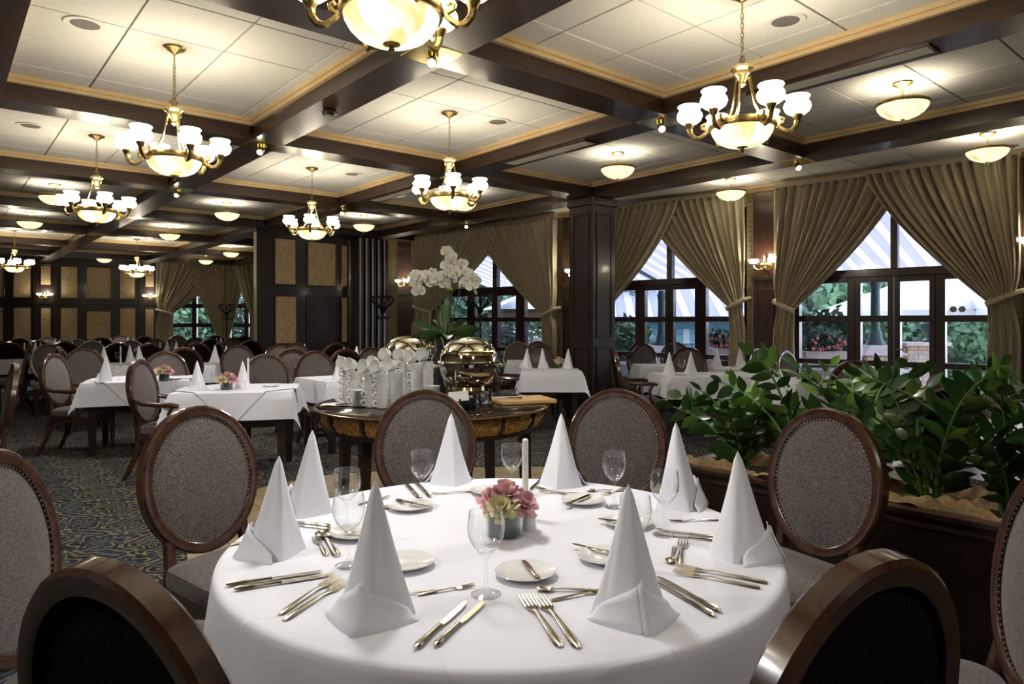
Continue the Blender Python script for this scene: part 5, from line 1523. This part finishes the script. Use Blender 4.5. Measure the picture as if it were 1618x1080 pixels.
def tongs(label, loc, rz):
    t = thing('serving_tongs', label, 'tongs', loc, rz, 'serving tongs on the buffet')
    for s in (-1, 1):
        part('tong_arm', MB().tube([(-0.10, 0, 0.012), (-0.02, s * 0.012, 0.013), (0.06, s * 0.02, 0.012), (0.10, s * 0.010, 0.010)], [0.005, 0.006, 0.006, 0.011], 6), MT['steel'], t)
tongs('steel tongs on the cream cloth at the left of the buffet', (*PX(552, 4.95), BZ + 0.006), RR + 0.5)
bd = XZ(0.075, 5.18)
solo('cutting_board', MB().cbox(-0.22, 0.22, -0.16, 0.16, 0.0, 0.032, 0.008), MT['board'], 'thick wooden cutting board at the right end of the buffet', 'cutting board', (*bd, BZ), RR + 0.35)
tongs('steel tongs lying on the wooden cutting board', (*XZ(-0.03, 5.1), BZ + 0.0335), RR + 0.2)
cp = PX(727, 4.52)
cdh = thing('name_card', 'small white food card in a holder before the chafing dish', 'card', (*cp, BZ), RR)
part('card', MB().box(-0.066, 0.066, -0.002, 0.002, 0.085, 0.150).xf(Matrix.Rotation(-0.2, 4, 'X') @ Matrix.Rotation(-0.10, 4, 'Y')), simple('white_card', (0.8, 0.79, 0.76), 0.6), cdh, False)
part('holder', MB().cbox(-0.03, 0.03, -0.03, 0.03, 0.0, 0.012, 0.004).cbox(-0.006, 0.006, -0.006, 0.006, 0.01, 0.10, 0.002), MT['dark_wood'], cdh, False)

# ================================================================== PLANTER AND PLANTS
PU0, PU1, PV0, PV1, PZT = 3.10, 3.56, -0.9, 2.30, 0.60
pl = thing('planter_box', 'long dark wooden planter box right of the round table', 'planter', (0, 0, 0))
part('front_board', MB().cbox(PU0, PU0 + 0.03, PV0, PV1, 0.0, PZT - 0.03, 0.004), MT['dark_wood'], pl, False)
part('back_board', MB().cbox(PU1 - 0.03, PU1, PV0, PV1, 0.0, PZT - 0.03, 0.004), MT['dark_wood'], pl, False)
part('end_board', MB().cbox(PU0 + 0.03, PU1 - 0.03, PV1 - 0.03, PV1, 0.0, PZT - 0.03, 0.004), MT['dark_wood'], pl, False)
part('end_board', MB().cbox(PU0 + 0.03, PU1 - 0.03, PV0, PV0 + 0.03, 0.0, PZT - 0.03, 0.004), MT['dark_wood'], pl, False)
rm = MB().cbox(PU0 - 0.025, PU0 + 0.05, PV0 - 0.02, PV1 + 0.025, PZT - 0.03, PZT, 0.006).cbox(PU1 - 0.05, PU1 + 0.025, PV0 - 0.02, PV1 + 0.025, PZT - 0.03, PZT, 0.006).cbox(PU0 + 0.05, PU1 - 0.05, PV1 - 0.05, PV1 + 0.025, PZT - 0.03, PZT, 0.006)
part('rim', rm, MT['pil_wood'], pl, False)
part('bead', MB().cbox(PU0 - 0.012, PU0 + 0.004, PV0, PV1, PZT - 0.075, PZT - 0.055, 0.004), MT['pil_wood'], pl, False)
part('soil', MB().box(PU0 + 0.03, PU1 - 0.03, PV0 + 0.03, PV1 - 0.03, PZT - 0.15, PZT - 0.03), MT['soil'], pl, False)
def burlap_strip(u0, u1, ph):
    def fn(i, j):
        v = PV0 + 0.03 + (PV1 - PV0 - 0.06) * j
        w = 0.75 + 0.35 * math.sin(v * 5.1 + ph) + 0.18 * math.sin(v * 13 + 2 * ph)
        u = u0 + (u1 - u0) * i * w
        e = math.sin(PI * min(1, 0.12 + 0.88 * i)) ** 0.7
        return (u, v, PZT - 0.026 + e * (0.045 + 0.022 * math.sin(v * 11 + ph + 5 * i) + 0.014 * math.sin(v * 29 + 9 * i) + 0.008 * math.sin(v * 57 - 14 * i)))
    return MB().grid(12, 220, fn)
part('burlap', burlap_strip(PU0 + 0.02, PU0 + 0.17, 0.5), MT['burlap'], pl)
part('burlap', burlap_strip(PU1 - 0.02, PU1 - 0.16, 2.1), MT['burlap'], pl)
lf_me = []
for k, (w, fo) in enumerate(((0.25, 0.22), (0.31, 0.15))):
    def fn(i, j, w=w, fo=fo):
        s = (i - 0.5) * 2; q = j
        wd = w * (math.sin(PI * min(0.995, 0.03 + q * 0.97)) ** 0.75) * (1.08 - 0.35 * q)
        return (s * wd, q, fo * abs(s) * wd - 0.12 * q * q)
    lf_me.append(MB().grid(2, 5, fn).mesh('leaf', MT['leaf']))
def zz_plant(label, u, v, n, hmin, hmax, seed, lean=(0, 0)):
    rnd = random.Random(seed)
    t = thing('zz_plant', label, 'plant', (u, v, PZT - 0.03), 0, 'glossy green plants in the planter')
    for k in range(n):
        a = 2 * PI * (k + rnd.uniform(-.45, .45)) / n
        tw = rnd.uniform(-1.2, 1.2)
        h_ = rnd.uniform(hmin, hmax); sp = rnd.uniform(0.12, 0.46) * (h_ / 0.6)
        dx, dy = math.cos(a) * sp + lean[0], math.sin(a) * sp + lean[1]
        pts = [Vector((0.03 * math.cos(a) + dx * q ** 1.7, 0.03 * math.sin(a) + dy * q ** 1.7, h_ * (q - 0.24 * q ** 3))) for q in [i / 8 for i in range(9)]]
        st = part('stem', MB().tube(pts, [0.010, 0.0095, 0.009, 0.008, 0.007, 0.006, 0.005, 0.004, 0.0025], 6), MT['stem'], t)
        nl = rnd.randint(8, 10)
        for j in range(nl):
            q = 0.14 + 0.86 * j / (nl - 1)
            x = q * 8; i0 = min(7, int(x)); p = pts[i0].lerp(pts[i0 + 1], x - i0)
            tn = (pts[i0 + 1] - pts[i0]).normalized()
            side = tn.cross(Vector((math.cos(a + tw), math.sin(a + tw), 0.25))).normalized()
            for s in ((-1, 1) if j < nl - 1 else (0,)):
                if s and rnd.random() < 0.12: continue
                d = (side * s * rnd.uniform(0.8, 1.3) + tn * (rnd.uniform(0.35, 0.85) if s else 1.0) + Vector((rnd.uniform(-.3, .3), rnd.uniform(-.3, .3), rnd.uniform(-.15, .3)))).normalized()
                up = (tn.cross(side) + Vector((rnd.uniform(-.3, .3), rnd.uniform(-.3, .3), 0.5))).normalized()
                xx = d.cross(up).normalized(); zz = xx.cross(d)
                M_ = Matrix(((xx.x, d.x, zz.x), (xx.y, d.y, zz.y), (xx.z, d.z, zz.z))).to_4x4()
                sc = rnd.uniform(0.09, 0.135) * (1.0 if q < 0.85 else 0.85)
                o = link('leaf', lf_me[rnd.randint(0, 1)], st)
                o.matrix_local = Matrix.Translation(p) @ M_ @ Matrix.Scale(sc, 4)
    return t
zz_plant('leafy plant at the left end of the planter, spreading low', 3.30, 2.02, 8, 0.36, 0.62, 11, (0.0, 0.10))
zz_plant('tall leafy plant second from the left end of the planter', 3.36, 1.72, 8, 0.50, 0.86, 12, (0.05, 0.0))
zz_plant('plant rising right behind the right-hand chair', 3.32, 1.42, 8, 0.48, 0.84, 13)
zz_plant('bright-leaved plant just right of the right-hand chair', 3.28, 1.12, 9, 0.45, 0.80, 14)
zz_plant('plant with lime-green leaves in the middle of the right half', 3.36, 0.84, 9, 0.45, 0.82, 15)
zz_plant('dark plant before the table at the right edge', 3.30, 0.58, 9, 0.45, 0.74, 16)
zz_plant('plant cut by the right edge of the picture', 3.30, 0.32, 9, 0.45, 0.80, 17)

# ================================================================== COAT STANDS
def coat_stand(label, p, h_=1.75):
    t = thing('coat_stand', label, 'coat stand', (*p, 0), 0, 'black bentwood coat stands')
    part('pole', MB().tube([(0, 0, 0.12), (0, 0, h_ - 0.28), (0, 0, h_ - 0.05)], [0.022, 0.020, 0.026], 10), MT['iron'], t)
    for k in range(4):
        a = k * PI / 2 + 0.4
        c, s = math.cos(a), math.sin(a)
        part('foot', MB().tube([(r * c, r * s, z) for r, z in ((0.015, 0.40), (0.06, 0.34), (0.16, 0.16), (0.25, 0.04), (0.29, 0.012))], 0.013, 6), MT['iron'], t)
    for k in range(8):
        a = k * PI / 4 + 0.2
        c, s = math.cos(a), math.sin(a)
        part('hook', MB().tube([(r * c, r * s, z) for r, z in ((0.02, h_ - 0.30), (0.06, h_ - 0.20), (0.15, h_ - 0.14), (0.21, h_ - 0.07), (0.21, h_ + 0.01), (0.17, h_ + 0.03), (0.145, h_ - 0.01))], 0.014, 6), MT['iron'], t)
        if k % 2 == 0:
            part('peg', MB().tube([(r * c, r * s, z) for r, z in ((0.02, h_ - 0.36), (0.08, h_ - 0.40), (0.14, h_ - 0.39), (0.16, h_ - 0.35))], 0.010, 6), MT['iron'], t)
    return t
k0 = coat_stand('black coat stand silhouetted against the window beside the orchid', PX(759, 12.4), 1.82)
clone(k0, (*PX(605, 13.2), 0), 0.3, 'black coat stand against the brick pier left of the orchid')
clone(k0, (*PX(358, 19.6), 0), 0.5, 'distant black coat stand before the far left curtains')
# ================================================================== TERRACE AND GARDEN
tg = solo('terrace_ground', MB().box(0.3, 40, -40, 60, -0.22, -0.14), MT['out_floor'], 'pale terrace paving outside the windows', 'terrace', (A0, 0, 0), PHI, None, False)
tg['kind'] = 'structure'; del tg['category']
cn = thing('striped_canopy', 'white and lavender striped canopy roof over the terrace', 'canopy', (A0, 0, 0), PHI)
k = 0; s = -3.0
while s < 15.5:
    za, zb_, xa, xb = 3.55, 2.32, 0.25, 5.0
    m = MB().add([(xa, s, za), (xb, s, zb_), (xb, s + 0.155, zb_), (xa, s + 0.155, za), (xa, s, za + .02), (xb, s, zb_ + .02), (xb, s + 0.155, zb_ + .02), (xa, s + 0.155, za + .02)], [(0, 1, 2, 3), (7, 6, 5, 4), (0, 4, 5, 1), (1, 5, 6, 2), (2, 6, 7, 3), (3, 7, 4, 0)])
    mt = ('awn_a', 'awn_b')[k % 2]
    part('roof_strip', m, MT[mt], cn, False)
    s += 0.16; k += 1
for s in (0.5, 3.6, 6.7, 9.8, 12.9):
    part('rafter', MB().add([(0.25, s, 3.45), (5.0, s, 2.24), (5.0, s + .05, 2.24), (0.25, s + .05, 3.45), (0.25, s, 3.53), (5.0, s, 2.31), (5.0, s + .05, 2.31), (0.25, s + .05, 3.53)], [(0, 1, 2, 3), (7, 6, 5, 4), (0, 4, 5, 1), (1, 5, 6, 2), (2, 6, 7, 3), (3, 7, 4, 0)]), MT['out_green'], cn, False)
part('eaves_beam', MB().box(4.97, 5.03, -3, 15.5, 2.26, 2.31), MT['out_green'], cn, False)
def lamp_post(label, p, zped, h_, w=0.62, brick=True):
    t = thing('iron_post', label, 'post', (*p, 0), RR)
    part('pedestal', MB().cbox(-w / 2, w / 2, -w / 2, w / 2, -0.14, zped - 0.14, 0.01), MT['out_brick'] if brick else MT['out_stone'], t, False)
    part('pedestal_cap', MB().add([(-w * .58, -w * .58, zped - .14), (w * .58, -w * .58, zped - .14), (w * .58, w * .58, zped - .14), (-w * .58, w * .58, zped - .14), (-.18, -.18, zped + .02), (.18, -.18, zped + .02), (.18, .18, zped + .02), (-.18, .18, zped + .02)], [(3, 2, 1, 0), (4, 5, 6, 7), (0, 1, 5, 4), (1, 2, 6, 5), (2, 3, 7, 6), (3, 0, 4, 7)]), MT['out_stone'], t, False)
    part('base', MB().lathe([(0.16, zped + .02), (0.15, zped + .06), (0.11, zped + .12), (0.10, zped + 0.22), (0.08, zped + 0.26)], 16), MT['out_green'], t)
    part('post', MB().lathe([(0.075, zped + 0.2), (0.07, h_ - 0.2), (0.09, h_ - 0.12), (0.06, h_), (0.0, h_)], 14), MT['out_green'], t)
    return t
lamp_post('dark green iron post on a brick pedestal, seen through the stickered window doors', PX(1383, 11.6), 0.95, 2.1)
lamp_post('dark green iron post on a stone pedestal, seen through the doors right of the column', PX(1045, 14.2), 0.85, 2.0, 0.7, False)
lamp_post('dark urn post on a pale pedestal, seen through the window left of the column', PX(866, 16.5), 0.95, 1.6, 0.8, False)
# brick garden wall with urn
p = PX(1458, 12.2)
gw = thing('garden_wall', 'low brick garden wall with stone urn outside the stickered window', 'garden wall', (*p, 0), RR)
part('wall_body', MB().cbox(-0.35, 0.35, -0.15, 0.15, -0.14, 0.93, 0.01), MT['out_brick'], gw, False)
part('coping', MB().cbox(-0.40, 0.40, -0.2, 0.2, 0.93, 1.0, 0.01), MT['out_stone'], gw, False)
part('urn', MB().lathe([(0.0, 1.0), (0.12, 1.0), (0.12, 1.03), (0.06, 1.07), (0.05, 1.14), (0.13, 1.22), (0.15, 1.32), (0.12, 1.36), (0.0, 1.36)], 16, (0.12, 0, 0)), MT['out_green'], gw)
# parasol
p = PX(1515, 14.2)
um = thing('terrace_parasol', 'large white parasol filling the view outside the stickered sidelight', 'parasol', (*p, -0.14), RR + 0.3)
hw = 1.9
can = [(-hw, -hw), (hw, -hw), (hw, hw), (-hw, hw)]
part('canopy', MB().add([(x, y, 1.72) for x, y in can] + [(0, 0, 2.75)] + [(x, y, 1.52) for x, y in can], [(0, 1, 4), (1, 2, 4), (2, 3, 4), (3, 0, 4), (0, 5, 6, 1), (1, 6, 7, 2), (2, 7, 8, 3), (3, 8, 5, 0)]), MT['out_white'], um, False)
part('pole', MB().tube([(0, 0, 0), (0, 0, 2.72)], 0.03, 8), MT['out_green'], um)
part('base', MB().lathe([(0, 0), (0.3, 0), (0.3, 0.06), (0.05, 0.09), (0, 0.09)], 18), MT['out_stone'], um)
for x, y in can:
    part('rib', MB().tube([(0, 0, 2.70), (x, y, 1.70)], 0.014, 5), MT['out_green'], um)
MT['cabin_a'] = simple('cabin_roof_pale', (0.20, 0.20, 0.27), 0.8)
MT['cabin_b'] = simple('cabin_roof_grey', (0.12, 0.12, 0.17), 0.8)
# blue cabin with striped roof
p = PX(1062, 19.0)
cb = thing('garden_cabin', 'blue timber cabin with striped roof beyond the terrace', 'cabin', (*p, -0.14), RR - 0.1)
part('wall', MB().box(-2.6, 2.6, 0.0, 2.0, 0.0, 1.48), MT['out_blue'], cb, False)
for k in range(9):
    part('board', MB().box(-2.6, 2.6, -0.02, 0.0, 0.02 + k * 0.162, 0.17 + k * 0.162), MT['out_blue'], cb, False)
part('window', MB().box(0.30, 0.46, -0.035, -0.02, 0.85, 1.30), MT['out_white'], cb, False)
for k in range(24):
    x = -3.0 + k * 0.25
    m = MB().add([(x, -0.5, 1.50), (x + .24, -0.5, 1.50), (x + .24, 2.2, 2.55), (x, 2.2, 2.55), (x, -0.5, 1.53), (x + .24, -0.5, 1.53), (x + .24, 2.2, 2.58), (x, 2.2, 2.58)], [(3, 2, 1, 0), (4, 5, 6, 7), (0, 1, 5, 4), (1, 2, 6, 5), (2, 3, 7, 6), (3, 0, 4, 7)])
    part('roof_strip', m, MT['cabin_a' if k % 2 else 'cabin_b'], cb, False)
# gazebo
p = PX(848, 21.0)
gz = thing('gazebo', 'garden gazebo with a grey pyramid roof left of the column', 'gazebo', (*p, -0.14), RR + 0.2)
part('roof', MB().add([(-1.5, -1.5, 1.85), (1.5, -1.5, 1.85), (1.5, 1.5, 1.85), (-1.5, 1.5, 1.85), (0, 0, 2.55)], [(3, 2, 1, 0), (0, 1, 4), (1, 2, 4), (2, 3, 4), (3, 0, 4)]), MT['out_roof'], gz, False)
part('fascia', MB().box(-1.3, 1.3, -1.3, 1.3, 1.50, 1.85), MT['bark'], gz, False)
for x in (-1.2, 1.2):
    for y in (-1.2, 1.2): part('post', MB().tube([(x, y, 0), (x, y, 1.6)], 0.06, 8), MT['out_white'], gz)
# foliage
def leaf_mass(rx, ry, rz_, n, size, seed):
    rnd = random.Random(seed); m = MB()
    vs, fs = [], []
    for _ in range(n):
        while True:
            q = Vector((rnd.uniform(-1, 1), rnd.uniform(-1, 1), rnd.uniform(-1, 1)))
            if 0.25 < q.length < 1: break
        q *= (0.75 + 0.35 * rnd.random()) * (1 + 0.18 * math.sin(q.x * 7 + seed) * math.cos(q.z * 6))
        c = Vector((q.x * rx, q.y * ry, q.z * rz_))
        a = Vector((rnd.gauss(0, 1), rnd.gauss(0, 1), rnd.gauss(0, 1))).normalized(); b = a.orthogonal().normalized()
        s = size * rnd.uniform(0.6, 1.3)
        o = len(vs)
        vs += [tuple(c - a * s), tuple(c + b * s * .45), tuple(c + a * s), tuple(c - b * s * .45)]
        fs.append((o, o + 1, o + 2, o + 3))
    return m.add(vs, fs)
_fol = {}
def bush(name, label, cat, px, d, z, rx, rz_, seed, mat='foliage', n=2600, size=0.13, trunk=0.0):
    p = PX(px, d)
    t = thing(name, label, cat, (*p, -0.14), seed * 0.7, 'garden greenery outside')
    me = leaf_mass(rx, rx, rz_, n, size, seed).mesh('foliage', MT[mat], False)
    o = link('foliage', me, t, (0, 0, z + 0.14))
    part('trunk', MB().tube([(0, 0, 0), (0.05, 0.03, max(0.3, z * 0.6)), (0, 0.05, z + 0.2)], [0.10 if trunk else 0.05, 0.08 if trunk else 0.04, 0.03], 7), MT['bark'], t)
for k, (px, d, z, rx, rz_, mt) in enumerate(((690, 26, 2.2, 2.2, 2.2, 'foliage_l'), (745, 24, 1.9, 1.8, 1.9, 'foliage'), (800, 27, 2.3, 2.3, 2.0, 'foliage_l'), (880, 28, 2.2, 2.4, 2.0, 'foliage'), (985, 22, 1.7, 1.5, 1.9, 'foliage_l'),
                                             (1100, 30, 2.2, 3.0, 2.2, 'foliage'), (1230, 25, 1.9, 2.6, 1.9, 'foliage'), (1320, 20, 1.4, 1.8, 1.6, 'foliage'), (1420, 22, 1.5, 2.0, 1.5, 'foliage_l'), (1370, 16.5, 1.7, 1.0, 1.4, 'foliage_l'), (1560, 21, 1.2, 2.4, 1.3, 'foliage'), (1700, 20, 1.6, 2.4, 1.9, 'foliage'))):
    lbs = ['pale tree behind the orchid curtain', 'dark tree behind the silhouetted coat stand', 'pale tree above the gazebo roof', 'dark tree right of the gazebo', 'pale tree at the left pane right of the column', 'dark tree far behind the blue cabin', 'dark tree behind the lit pilaster', 'dark tree at the left sidelight of the stickered window', 'pale tree behind the brick wall', 'bright tree behind the green post', 'dark hedge tree under the stickers', 'dark tree beyond the right edge']
    bush('garden_tree', lbs[k] + ', seen through the windows', 'tree', px, d, z, rx, rz_, 20 + k, mt, 3000, 0.17, 1)
for k, (px, d, z, rx, lb) in enumerate(((1300, 13.5, 0.85, 0.8, 'dark shrub at the left of the stickered window'), (1535, 13.2, 0.75, 0.9, 'shrub under the two stickers'), (1495, 14.6, 0.8, 0.8, 'shrub behind the brick garden wall'), (735, 17, 0.6, 0.9, 'shrub below the silhouetted coat stand'), (800, 17.5, 0.6, 0.9, 'shrub below the gazebo'), (985, 15.5, 0.8, 0.7, 'shrub at the left pane right of the column'))):
    bush('garden_shrub', lb + ', outside', 'shrub', px, d, z, rx, rx * 0.95, 50 + k, 'foliage' if k % 2 == 0 else 'foliage_l', 1800, 0.10)
# trees seen through the far left windows
for k, (px, d, lb) in enumerate(((285, 27, 'green tree in the left pane of the far left window'), (330, 29, 'green tree in the right pane of the far left window'), (392, 28, 'dark tree in the window beside the partition'))):
    bush('garden_tree', lb, 'tree', px, d, 1.4, 1.5, 2.0, 70 + k, 'foliage_l' if k < 2 else 'foliage', 2200, 0.16, 1)
p = PX(330, 34)
tg2 = solo('garden_lawn', MB().box(-12, 25, 25.5, 60, -0.24, -0.18), MT['out_stone'], 'pale ground outside the far left windows', 'ground', None, None, None, False)
tg2['kind'] = 'structure'; del tg2['category']
# flower boxes
def flower_box(label, px, d, z):
    p = PX(px, d)
    t = thing('flower_box', label, 'flower box', (*p, 0), RR, 'terrace flower boxes')
    part('trough', MB().cbox(-0.35, 0.35, -0.12, 0.12, z - 0.22, z, 0.01), MT['out_stone'], t, False)
    part('stand', MB().box(-0.3, 0.3, -0.08, 0.08, -0.14, z - 0.22), MT['iron'], t, False)
    o = part('greenery', leaf_mass(0.36, 0.2, 0.2, 700, 0.05, int(px)), MT['foliage'], t, False); o.location = (0, 0, z + 0.18)
    b_ = MB(); rnd = random.Random(int(px))
    for _ in range(46): b_.ball((rnd.uniform(-.36, .36), rnd.uniform(-.24, .05), z + rnd.uniform(.02, .22)), rnd.uniform(.02, .035), 6, 4)
    part('blossoms', b_, MT['flower_pink'], t)
flower_box('pink flower box outside, right of the glazed doors by the pilaster', 1142, 12.4, 0.88)
flower_box('pink flower box outside, left part of the stickered window', 1302, 11.2, 0.88)
# white garden chairs
def garden_chair(label, px, d, rz):
    p = PX(px, d)
    t = thing('garden_chair', label, 'garden chair', (*p, -0.14), rz, 'white wire garden chairs')
    arch = [(0.20 * math.cos(a), -0.2, 0.62 + 0.44 * math.sin(a)) for a in [PI * q / 14 for q in range(15)]]
    part('back_arch', MB().tube([(0.20, -0.2, 0.44)] + arch + [(-0.20, -0.2, 0.44)], 0.014, 6), MT['out_white'], t)
    for x in (-0.12, -0.06, 0.0, 0.06, 0.12):
        part('spindle', MB().tube([(x, -0.2, 0.45), (x, -0.2, 0.62 + 0.44 * math.sqrt(1 - (x / 0.20) ** 2))], 0.007, 5), MT['out_white'], t)
    part('seat', MB().lathe([(0.0, 0.43), (0.21, 0.43), (0.22, 0.445), (0.21, 0.46), (0.0, 0.46)], 20), MT['out_white'], t)
    for sx in (-1, 1):
        for sy in (-1, 1): part('leg', MB().tube([(sx * 0.15, sy * 0.15, 0.44), (sx * 0.19, sy * 0.2, 0.0)], 0.013, 6), MT['out_white'], t)
    return t
g0 = garden_chair('white arched garden chair outside behind the bluish table', 1126, 11.6, RR + PI)
for px, d, r, lb in ((766, 15.2, RR + PI, 'white arched garden chair outside right of the chafing dish lid'), (826, 14.6, RR + 2.6, 'white arched garden chair outside behind the window chairs'), (1437, 9.9, RR + 1.9, 'white arched garden chair outside behind the plants'), (1000, 13.0, RR + 0.3, 'white arched garden chair outside by the column')):
    clone(g0, (*PX(px, d), -0.14), r, lb)
def terrace_table(label, px, d):
    p = PX(px, d)
    t = thing('terrace_table', label, 'table', (*p, -0.14), RR, 'white terrace tables')
    part('cloth', MB().lathe([(0.0, 0.76), (0.45, 0.76), (0.46, 0.75), (0.48, 0.45)], 24), MT['out_white'], t)
    part('leg', MB().tube([(0, 0, 0.75), (0, 0, 0.02)], 0.03, 8), MT['iron'], t)
    part('foot', MB().lathe([(0, 0), (0.25, 0), (0.25, 0.02), (0, 0.04)], 16), MT['iron'], t)
for px, d, lb in ((1000, 12.4, 'white terrace table outside beside the column'), (1040, 12.6, 'white terrace table outside in front of the stone pedestal'), (1320, 10.9, 'white terrace table outside the left of the stickered window'), (1390, 10.6, 'white terrace table outside before the brick pedestal')):
    terrace_table(lb, px, d)
# terrace railing
rlg = thing('terrace_railing', 'black iron terrace railing before the blue cabin', 'railing', (*PX(1060, 16.5), 0), RR)
part('top_rail', MB().tube([(-2.0, 0, 0.82), (2.0, 0, 0.82)], 0.018, 6), MT['iron'], rlg)
part('bottom_rail', MB().tube([(-2.0, 0, 0.1), (2.0, 0, 0.1)], 0.014, 6), MT['iron'], rlg)
bal = MB().tube([(0, 0, 0.1), (0, 0, 0.82)], 0.009, 5).mesh('baluster', MT['iron'])
for k in range(28): link('baluster', bal, rlg, (-1.95 + k * 0.145, 0, 0))
